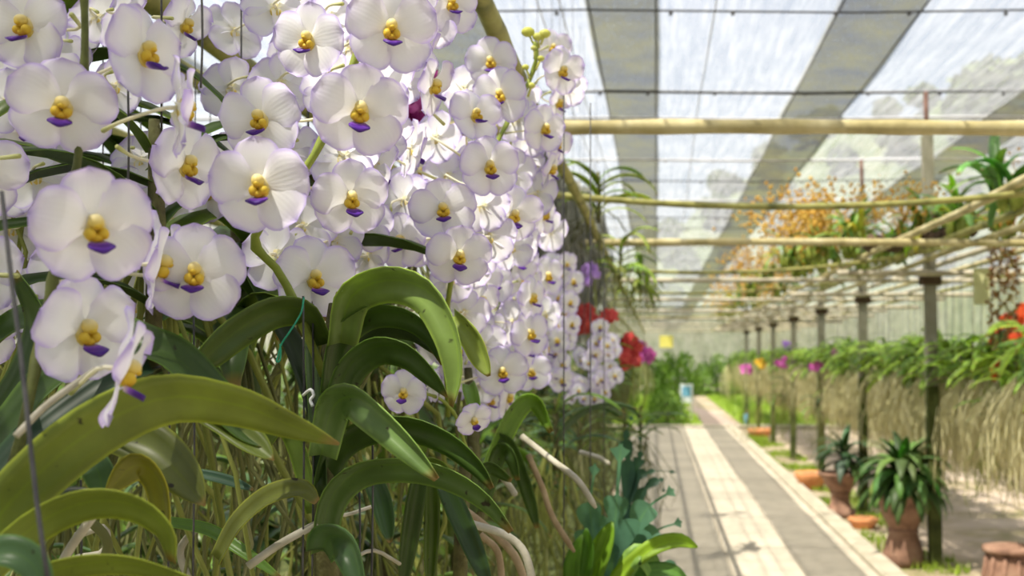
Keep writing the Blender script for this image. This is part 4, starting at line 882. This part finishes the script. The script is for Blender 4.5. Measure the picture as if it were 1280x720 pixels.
trellis_plant(1136, 250, 7.0, 'upright orange flower spray standing near the tall post on the trellis', True, 6, 0.9)
for px, Y, s, lb in ((1256, 5.3, 1.5, 'large strap-leaved plant on the trellis high above the red blooms'), (1200, 6.6, 1.35, 'yellow-green leafy orchid on the trellis beside the dark log'), (1160, 7.2, 1.35, 'yellow-green leafy orchid on the trellis behind the dark log'),
                     (1066, 7.2, 1.15, 'bright yellow-green orchid low on the trellis in front of the orange sprays'), (1192, 6.9, 1.1, 'small yellow-green clump on the trellis between the beaded strands and the log'), (1135, 7.9, 1.1, 'yellow-green clump on the trellis under the upright orange spray'), (1040, 8.7, 1.0, 'yellow-green clump among the orange sprays'), (998, 9.8, 1.1, 'pale green clump farther along the trellis under orange sprays'), (1110, 8.4, 1.4, 'green orchid on the trellis just left of the tall post'), (1262, 6.8, 1.3, 'leafy orchid with reddish leaves at the outer edge of the trellis')):
    trellis_plant(px, 300, Y, lb.replace('just left of', 'just inside'), False, 20, s, pal=((0.42, 0.52, 0.06), G5, (0.12, 0.25, 0.06)) if px not in (1262, 1256) else (((0.10, 0.26, 0.06), (0.16, 0.36, 0.10), (0.22, 0.42, 0.06)) if px == 1256 else ((0.45, 0.24, 0.05), (0.4, 0.4, 0.06), G5)))
trellis_plant(1268, 300, 5.6, 'plant with small orange blooms among the strap leaves by the trellis corner', True, 4, 0.6)
for px, Y, lb in ((748, 5.2, 'upright green orchid shoot standing on the mossy rail'), (800, 8.0, 'bright green bushy orchid hanging beyond the mossy rail'), (775, 6.4, 'yellow-green bushy orchid under the third crossbar'), (790, 9.8, 'pale green bushy orchid far along the mossy rail')):
    t = hanging_orchid(Vector(((px - VX) / FPX * Y, Y, 2.02 if px != 748 else 2.2)), lb, None, ROOT_OLIVE, 14, 1.0, True, pal=((0.28, 0.42, 0.04), (0.34, 0.44, 0.06), G5), top=None, root_s=0.45)
# driftwood log on the trellis
P = smooth_pts([at(1085, 335, 7.6), at(1120, 318, 7.3), at(1165, 296, 7.0), at(1215, 285, 6.7)], 16)
P = [Vector((p.x, p.y, ZB + 0.10 + 0.02 * math.sin(i))) for i, p in enumerate(P)]
b = MB().tube(P, [0.05 + 0.015 * math.sin(i * 1.7) for i in range(16)], 9)
for i in (4, 9, 12): b.tube([P[i], P[i] + Vector((0.06, -0.05, 0.12)), P[i] + Vector((0.1, -0.1, 0.2))], [0.025, 0.018, 0.01], 6)
tag(wpart('driftwood_log', b.V, b.F, M['wood_dark'], None), 'dark knotted log lying across the trellis rails', 'log')
# hanging strands of beaded leaves
for k, (px, Y, zl) in enumerate(((1240, 7.0, 0.62), (1250, 7.05, 0.75), (1259, 6.9, 0.70), (1268, 7.1, 0.5))):
    p = at(px, 300, Y); b = MB(); n = 46
    P = [Vector((0.012 * math.sin(i * 0.9 + k), 0.012 * math.cos(i * 0.7), 0.03 - zl * i / n)) for i in range(n)]; b.tube(P, 0.0025, 4)
    for i in range(0, n):
        for _ in range(2): b.blob(P[i] + Vector((random.uniform(-.022, .022), random.uniform(-.022, .022), 0)), random.uniform(0.008, 0.016), 5, 3, sq=(1, 1, 0.7))
    t = thing('hanging_vine', (p.x, p.y, ZB), '%s hanging strand of red-brown beaded leaves counted outward from the cream tag' % ORD[k], 'vine', 'beaded hanging strands'); link('strand', b.mesh('strand', M['bead']), t)
# cream tag, yellow sign, board, small blue marker
def panel(name, p, wd, h, m, label, cat, hang=None, th=0.006):
    t = thing(name, p, label, cat); link('board', MB().box((-wd / 2, -th / 2, -h / 2), (wd / 2, th / 2, h / 2)).mesh('board', M[m], smooth=False), t, (0, 0, 0))
    if hang: link('hanging_wire', HANG_ME, t, (0, 0, h / 2 - 0.005), None, (1, 1, hang - p.z - h / 2)); return t
    return t
panel('plant_tag', at(1227, 358, 7.2), 0.105, 0.235, 'sign_cream', 'blank cream plastic tag hanging from the trellis by the beaded strands', 'tag', hang=ZB + 0.03)
panel('yellow_sign', at(833, 427, 22.4), 0.27, 0.24, 'sign_yellow', 'small yellow sign hanging at the far end over the path', 'sign', hang=ZB)
t = thing('info_board', Vector((0.72, 26.5, 0)), 'small white board with a pale blue picture standing on the far lawn', 'sign')
link('board', MB().box((-0.15, -0.01, 0.42), (0.15, 0.01, 0.86)).mesh('board', M['sign_white'], smooth=False), t); link('picture', MB().box((-0.10, -0.016, 0.56), (0.10, -0.008, 0.80)).mesh('picture', M['sign_blue'], smooth=False), t)
for sx in (-0.11, 0.11): link('leg', MB().box((sx - 0.012, -0.012, -0.03), (sx + 0.012, 0.012, 0.44)).mesh('leg', M['steel'], smooth=False), t)
t = thing('marker_post', at(933, 530, 24.4), 'short bright blue marker post on the lawn', 'post'); t.location.z = 0
link('shaft', MB().lathe([(0.05, -0.02), (0.05, 0.22), (0.04, 0.25)], ns=10).mesh('shaft', M['sign_blue']), t)

# grey moss curtains over the white orchids
MOSS = [root_bundle(80 + k, 60, 0.85, 0.10, 0.004, 'moss') for k in range(3)]
for k, (px, py, Y, s) in enumerate(((700, 215, 5.6, 1.0), (716, 235, 5.8, 1.1), (690, 225, 5.2, 1.0), (730, 240, 6.6, 1.1), (672, 190, 5.0, 1.2), (745, 265, 7.6, 1.1), (655, 190, 5.6, 1.2), (705, 330, 6.0, 0.7), (725, 335, 6.4, 0.7))):
    t = thing('moss_curtain', at(px, py, Y), 'grey hanging moss curtain behind the white orchids, %s in depth from the camera' % ORD[(2, 3, 1, 6, 0, 8, 7, 4, 5)[k]], 'moss', 'grey moss curtains')
    tag(link('strands', random.choice(MOSS), t, None, (0, 0, k), s), kind='stuff'); link('hanging_wire', HANG_ME, t, (0, 0, 0), None, (1, 1, ZR - 0.05 - t.location.z))

# ------------------------------------------------------------------ wires that carry the near orchids
def hang_wire(pts, label, r=0.0011):
    V, F = tube(smooth_pts([at(*p) for p in pts], 10), r, 6); tag(wpart('hanging_wire', V, F, M['wire'], None), label, 'wire')
hang_wire([(2, 240, .76), (12, 330, .74), (28, 460, .72), (45, 620, .70), (62, 740, .69)], 'thick slanting dark wire in front of the broad olive leaves', 0.0016)
for px, y0, y1, Y, lb in ((252, -10, 110, 1.02, 'dark wire hanging beside the uppermost blooms by the bamboo rails'), (160, 110, 260, 1.05, 'dark wire hanging between the blooms near a pale flower stalk'), (242, 370, 740, 1.14, 'dark wire hanging in front of the shaded leaf tips'), (211, 420, 740, 1.16, 'dark wire hanging just inside the broad olive leaf tip'),
                          (379, 370, 740, 1.14, 'dark wire hanging beside the green string'), (391, 380, 740, 1.17, 'dark wire hanging close to the upright orchid stem'), (449, 600, 740, 1.16, 'short dark wire in front of the lowest arching leaf'), (465, 500, 740, 1.17, 'dark wire hanging behind the folded leaf with two lit halves'), (101, 600, 740, 1.0, 'dark wire hanging beneath the curled yellow leaf')):
    hang_wire([(px, y0, Y), (px + 1, (y0 + y1) / 2, Y), (px - 1, y1, Y)], lb)

# loose pale and brown roots across the lower tangle
for k, (pts, r, m, lb) in enumerate((
    ([(652, 545, 1.9), (690, 575, 1.88), (722, 600, 1.86), (745, 635, 1.86)], 0.0055, 'root_pale', 'pale stiff aerial root slanting beside the blue-green fern'),
    ([(725, 565, 2.6), (748, 572, 2.58), (762, 580, 2.56)], 0.006, 'root_pale', 'short pale aerial root with a green tip above the fern'),
    ([(660, 568, 2.0), (678, 610, 2.0), (690, 645, 2.0), (718, 690, 2.0)], 0.0055, 'root_brown', 'long brown aerial root hanging beside the fern'),
    ([(590, 655, 1.5), (630, 668, 1.5), (655, 690, 1.5), (668, 735, 1.5)], 0.0055, 'root_pale', 'thick pale curving root below the pink-tipped leaf'),
    ([(600, 668, 1.55), (622, 690, 1.55), (628, 735, 1.55)], 0.005, 'root_brown', 'curved brown root below the pink-tipped leaf'),
    ([(618, 585, 1.7), (635, 605, 1.7), (645, 620, 1.7)], 0.005, 'root_pale', 'short pale root emerging above the pink-tipped leaf'),
    ([(552, 620, 1.6), (590, 645, 1.6), (640, 690, 1.6), (660, 740, 1.6)], 0.006, 'root_brown', 'thick brown root curving behind the lowest arching leaf'),
    ([(70, 640, 1.1), (110, 650, 1.1), (135, 680, 1.1), (120, 720, 1.1)], 0.005, 'root_olive', 'looped olive root under the curled yellow leaf'),
    ([(95, 670, 1.15), (130, 660, 1.15), (130, 690, 1.15), (90, 700, 1.15), (70, 730, 1.15)], 0.004, 'root_pale', 'pale coiled root under the curled yellow leaf'),
    ([(245, 660, 1.5), (225, 690, 1.5), (240, 735, 1.5)], 0.005, 'root_pale', 'pale root hanging beside the thin bright leaves'))):
    V, F = tube(smooth_pts([at(*p) for p in pts], 14), [r] * 13 + [r * 0.5], 7); tag(wpart('aerial_root', V, F, M[m], None), lb, 'root')

# ------------------------------------------------------------------ ferns at the path edge
def frond(root, ctrl, wpx, lobes, color, Y):
    P = smooth_pts([at(*(c if len(c) > 2 else (*c, Y))) for c in ctrl], 56); b = MB(); n = 56; Wm = wpx / FPX * Y
    S = []
    for i in range(n):
        t = (P[min(i + 1, n - 1)] - P[max(i - 1, 0)]).normalized(); q = Vector((-t.z, 0.35, t.x)); S.append((q - t * q.dot(t)).normalized())
    V, F, T = [], [], []
    for i in range(n):
        t = i / (n - 1); env = math.sin(min(1, t * 1.25 + 0.08) * PI) ** 0.6 if t < 0.92 else 0.35 * (1 - t) / 0.08 + 0.05
        lob = 0.34 + 0.66 * abs(math.sin(t * PI * lobes)) ** 0.8; env = max(0.06, env * lob) * Wm
        tt = (P[min(i + 1, n - 1)] - P[max(i - 1, 0)]).normalized(); nn = tt.cross(S[i])
        for u in (-1, -0.5, 0, 0.5, 1): V.append(P[i] + S[i] * u * env + tt * abs(u) * env * 0.9 + nn * 0.15 * env * abs(u)); T.append((abs(u), t * 0.9, 0.5))
    for i in range(n - 1):
        for j in range(4): F.append((i * 5 + j, i * 5 + j + 1, i * 5 + 6 + j, i * 5 + 5 + j))
    wpart('frond', V, F, M['leaf_thin'], root, T, color)
BG = (0.08, 0.19, 0.12)
fern = thing('blue_green_fern', at(765, 800, 2.5), 'blue-green lobed fern growing over the path edge', 'fern')
for ctrl, wpx, lb in (([(762, 800), (764, 720), (770, 640), (776, 556)], 40, 5), ([(766, 800), (782, 700), (806, 640), (842, 612)], 27, 4), ([(768, 800), (790, 715), (815, 668), (852, 652)], 22, 4), ([(760, 800), (748, 700), (738, 640), (744, 580)], 26, 4), ([(770, 800), (800, 740), (838, 715), (862, 742)], 20, 4)):
    frond(fern, ctrl, wpx, lb, BG, 2.5)
fern2 = thing('dark_fern', at(775, 690, 3.4), 'small dark fern arching out over the paving', 'fern')
for ctrl, wpx in (([(775, 690), (790, 610), (812, 590), (845, 590)], 8), ([(775, 690), (792, 600), (800, 570), (800, 545)], 9), ([(775, 690), (800, 620), (826, 600), (830, 615)], 7), ([(775, 690), (785, 590), (783, 545), (790, 520)], 10)):
    frond(fern2, ctrl, wpx, 5, (0.03, 0.08, 0.05), 3.4)
bn = thing('bird_nest_fern', at(735, 830, 2.2), 'bright yellow-green strap-leaved fern beneath the blue-green fern', 'fern')
for c, wpx, col in (([(735, 830), (738, 740), (752, 690), (766, 652)], 14, (0.17, 0.32, 0.02)), ([(735, 830), (760, 740), (808, 690), (845, 676), (872, 684)], 10, (0.26, 0.42, 0.02)), ([(735, 830), (770, 740), (795, 695), (812, 705), (822, 740)], 13, (0.24, 0.42, 0.08)),
                    ([(735, 830), (730, 740), (735, 690), (733, 660)], 10, (0.10, 0.24, 0.02)), ([(735, 830), (755, 760), (790, 720), (835, 712), (860, 725)], 9, (0.15, 0.32, 0.06)), ([(735, 830), (722, 760), (716, 710), (728, 668)], 11, (0.12, 0.26, 0.02)), ([(735, 830), (765, 770), (810, 742), (850, 750)], 10, (0.2, 0.36, 0.04))):
    picture_leaf('leaf', c, wpx, bn, m='leaf_thin', color=col, Y=2.2, tilt=25, fold=0.25, n=16, base=0.4, tip=0.12, peak=0.5, th=0.001)
for t_, r_ in ((fern, 0.09), (fern2, 0.08), (bn, 0.10)):
    tag(link('root_ball', MB().blob((0, 0, -0.06), r_, 10, 7, 0.15, (1, 1, 0.9)).mesh('root_ball', M['stem']), t_)); link('hanging_wire', HANG_ME, t_, (-0.05, 0.03, -0.03), None, (1, 1, ZB - 0.05 - t_.location.z))

# ------------------------------------------------------------------ pots along the kerb
def pot(name, x, y, prof, m, label, ns=28, soil=None, extra=None):
    t = thing(name, (x, y, 0), label, 'pot'); link('bowl', MB().lathe(prof, ns=ns).mesh('bowl', M[m]), t)
    if soil: link('soil', MB().lathe([(soil[0], soil[1] - 0.02), (soil[0], soil[1]), (0.01, soil[1] + 0.015)], ns=16).mesh('soil', M['soil_pot']), t)
    if extra: link('pedestal', MB().lathe(extra[0], ns=ns).mesh('pedestal', M[extra[1]]), t)
    return t
urn = pot('terracotta_urn', 1.81, 8.2, [(0.10, 0.235), (0.105, 0.25), (0.12, 0.28), (0.155, 0.34), (0.18, 0.42), (0.19, 0.48), (0.205, 0.49), (0.205, 0.515), (0.18, 0.515), (0.17, 0.47), (0.02, 0.46)], 'terracotta',
          'terracotta urn on a flared base holding the big leafy plant', soil=(0.17, 0.485), extra=([(0.145, -0.03), (0.15, 0.02), (0.148, 0.07), (0.125, 0.15), (0.105, 0.21), (0.112, 0.225), (0.11, 0.245), (0.09, 0.25)], 'terracotta'))
def broad_leaf(L, W, up, drop, m='leaf_thin'):
    n = 11; P, S, N = [], [], []; x = z = 0.0; a = up
    for i in range(n):
        P.append(Vector((x, 0, z))); x += math.cos(a) * L / (n - 1); z += math.sin(a) * L / (n - 1); a -= drop / (n - 1)
    for i in range(n):
        t = (P[min(i + 1, n - 1)] - P[max(i - 1, 0)]).normalized(); S.append(Vector((0, 1, 0))); N.append(-(t.cross(Vector((0, 1, 0)))) if False else t.cross(Vector((0, 1, 0))) * -1)
    f = lambda t: W * max(0.12, math.sin(min(1, t * 0.86 + 0.14) * PI) ** 0.8)
    V, F, T = blade(P, f, S, N, 0.22, 0.0015, 5); return mesh('leaf', V, F, M[m], T)
BL = [broad_leaf(0.46, 0.042, 1.2, 2.5), broad_leaf(0.42, 0.047, 0.8, 2.4), broad_leaf(0.40, 0.044, 0.35, 2.0), broad_leaf(0.36, 0.036, 1.45, 1.3)]
def leafy(name, root_loc, label, n, s, pal, stem_h=0.1):
    t = thing(name, root_loc, label, 'plant'); link('stem', MB().tube([(0, 0, -0.02), (0.01, 0, stem_h * 0.5), (0, 0, stem_h + 0.05)], [0.03, 0.026, 0.02], 8).mesh('stem', M['stem']), t)
    for i in range(n):
        k = i / n; me = BL[2] if k < 0.3 else BL[1] if k < 0.6 else BL[0] if k < 0.85 else BL[3]
        link('leaf', me, t, (0, 0, stem_h * (0.4 + 0.6 * k)), (0, random.uniform(-.15, .15), i * 2.39996 + random.uniform(-.2, .2)), s * random.uniform(0.85, 1.1), tuple(x * random.uniform(0.8, 1.3) for x in random.choice(pal)))
    return t
leafy('leafy_plant', (1.81, 8.2, 0.49), 'bushy broad-leaved green plant growing in the urn', 96, 1.1, ((0.09, 0.20, 0.05), (0.17, 0.30, 0.08), (0.06, 0.13, 0.03)), 0.14)
pot2 = pot('terracotta_bowl', 1.76, 10.7, [(0.09, 0.20), (0.10, 0.22), (0.14, 0.27), (0.18, 0.36), (0.215, 0.375), (0.215, 0.40), (0.18, 0.40), (0.16, 0.36), (0.02, 0.35)], 'terracotta', 'wide-rimmed terracotta bowl on a pedestal behind the big urn', soil=(0.165, 0.375),
            extra=([(0.16, -0.03), (0.16, 0.03), (0.12, 0.05), (0.09, 0.12), (0.09, 0.19), (0.11, 0.21), (0.08, 0.215)], 'terracotta'))
leafy('leafy_plant', (1.80, 10.7, 0.375), 'upright dark green plant growing in the wide-rimmed bowl', 26, 0.95, ((0.06, 0.13, 0.06), (0.10, 0.2, 0.09), (0.05, 0.1, 0.03)), 0.22)
pot('orange_bowl', 1.80, 12.9, [(0.10, -0.03), (0.13, 0.03), (0.19, 0.10), (0.21, 0.16), (0.20, 0.175), (0.17, 0.16), (0.05, 0.12)], 'terracotta_orange', 'squat bright orange clay bowl by the kerb', soil=(0.16, 0.15))
pot('orange_bowl', 1.98, 21.2, [(0.14, -0.03), (0.18, 0.03), (0.24, 0.08), (0.25, 0.13), (0.23, 0.14), (0.05, 0.1)], 'terracotta_orange', 'small orange clay bowl far along the kerb')
pot('orange_bowl', 1.85, 10.0, [(0.09, -0.03), (0.12, 0.02), (0.14, 0.05), (0.13, 0.065), (0.03, 0.05)], 'terracotta_orange', 'low orange clay dish before the wide-rimmed bowl')
st = thing('terracotta_stand', (2.13, 6.72, 0), 'ribbed terracotta pot stand cut off by the picture corner, beside the soil yard', 'pot')
b = MB().lathe([(0.19, -0.03), (0.185, 0.05), (0.16, 0.2), (0.14, 0.30), (0.135, 0.33)], ns=24); link('body', b.mesh('body', M['terracotta']), st)
link('rim', MB().lathe([(0.135, 0.325), (0.165, 0.33), (0.17, 0.36), (0.15, 0.365), (0.02, 0.36)], ns=24).mesh('rim', M['terracotta']), st)
for k in range(12):
    a = 2 * PI * k / 12; link('rib', MB().tube([(0.188 * math.cos(a), 0.188 * math.sin(a), 0.02), (0.163 * math.cos(a), 0.163 * math.sin(a), 0.2), (0.142 * math.cos(a), 0.142 * math.sin(a), 0.31)], 0.012, 6).mesh('rib', M['terracotta']), st)

# ------------------------------------------------------------------ bushes at the far end and behind the orchids
def bush_mesh(seed, n=900, sz=0.10):
    rr = random.Random(seed); b = MB()
    for _ in range(n):
        th = rr.uniform(0, 2 * PI); u = rr.uniform(-0.1, 1); q = math.sqrt(max(0, 1 - u * u)); rad = rr.uniform(0.6, 1.05)
        c = Vector((q * math.cos(th) * rad, q * math.sin(th) * rad, max(0, u) * rad)); s = sz * rr.uniform(0.6, 1.3); a = Vector((rr.gauss(0, 1), rr.gauss(0, 1), rr.gauss(0.3, 1))).normalized(); e = a.orthogonal().normalized()
        k = len(b.V); b.V += [c - a * s, c + e * s * 0.4, c + a * s, c - e * s * 0.4]; b.F.append((k, k + 1, k + 2, k + 3))
    return b.mesh('foliage', M['hedge'])
BUSH = [bush_mesh(k) for k in range(3)]
BST = MB().tube([(0, 0, -0.05), (0.02, 0, 0.3), (0, 0.02, 0.6)], [0.05, 0.04, 0.02], 6).mesh('stem', M['bark'])
def bush(x, y, s, h, label, group=None):
    t = thing('bush', (x, y, 0), label, 'bush', group); link('foliage', random.choice(BUSH), t, (0, 0, 0), (0, 0, random.uniform(0, 6)), (s, s, h)); link('stem', BST, t, (0, 0, 0), None, (1, 1, h))
for k in range(10):
    bush(-4.6 + k * 1.35 + random.uniform(-.3, .3), 43 + random.uniform(-1, 1.5), 1.1, random.uniform(1.3, 1.75), 'rounded green bush, %s in the hedge across the far end' % ORD[k], 'far end hedge bushes')
for k in range(8): bush(-0.5 - 0.5 * (k % 3) + (0.75 if k % 3 == 0 else 0), 25.2 + 1.5 * k, 0.5, random.uniform(0.45, 0.8), 'dark green bush beside the far footpath, %s along it' % ORD[k], 'bushes beside the far footpath')
for k in range(10): bush(-3.7 - 0.6 * (k % 2), 3.2 + 1.5 * k, 0.95, random.uniform(1.3, 2.0), 'bright green shrub behind the crowded orchid rows, %s from the camera' % ORD[k], 'shrubs behind the orchid rows')
for k in range(12): bush(5.2 + 0.7 * (k % 2), 7 + 2.2 * k, 0.8, random.uniform(0.9, 1.25), 'low green bush behind the hanging row, %s from the camera' % ORD[k], 'bushes behind the hanging row')
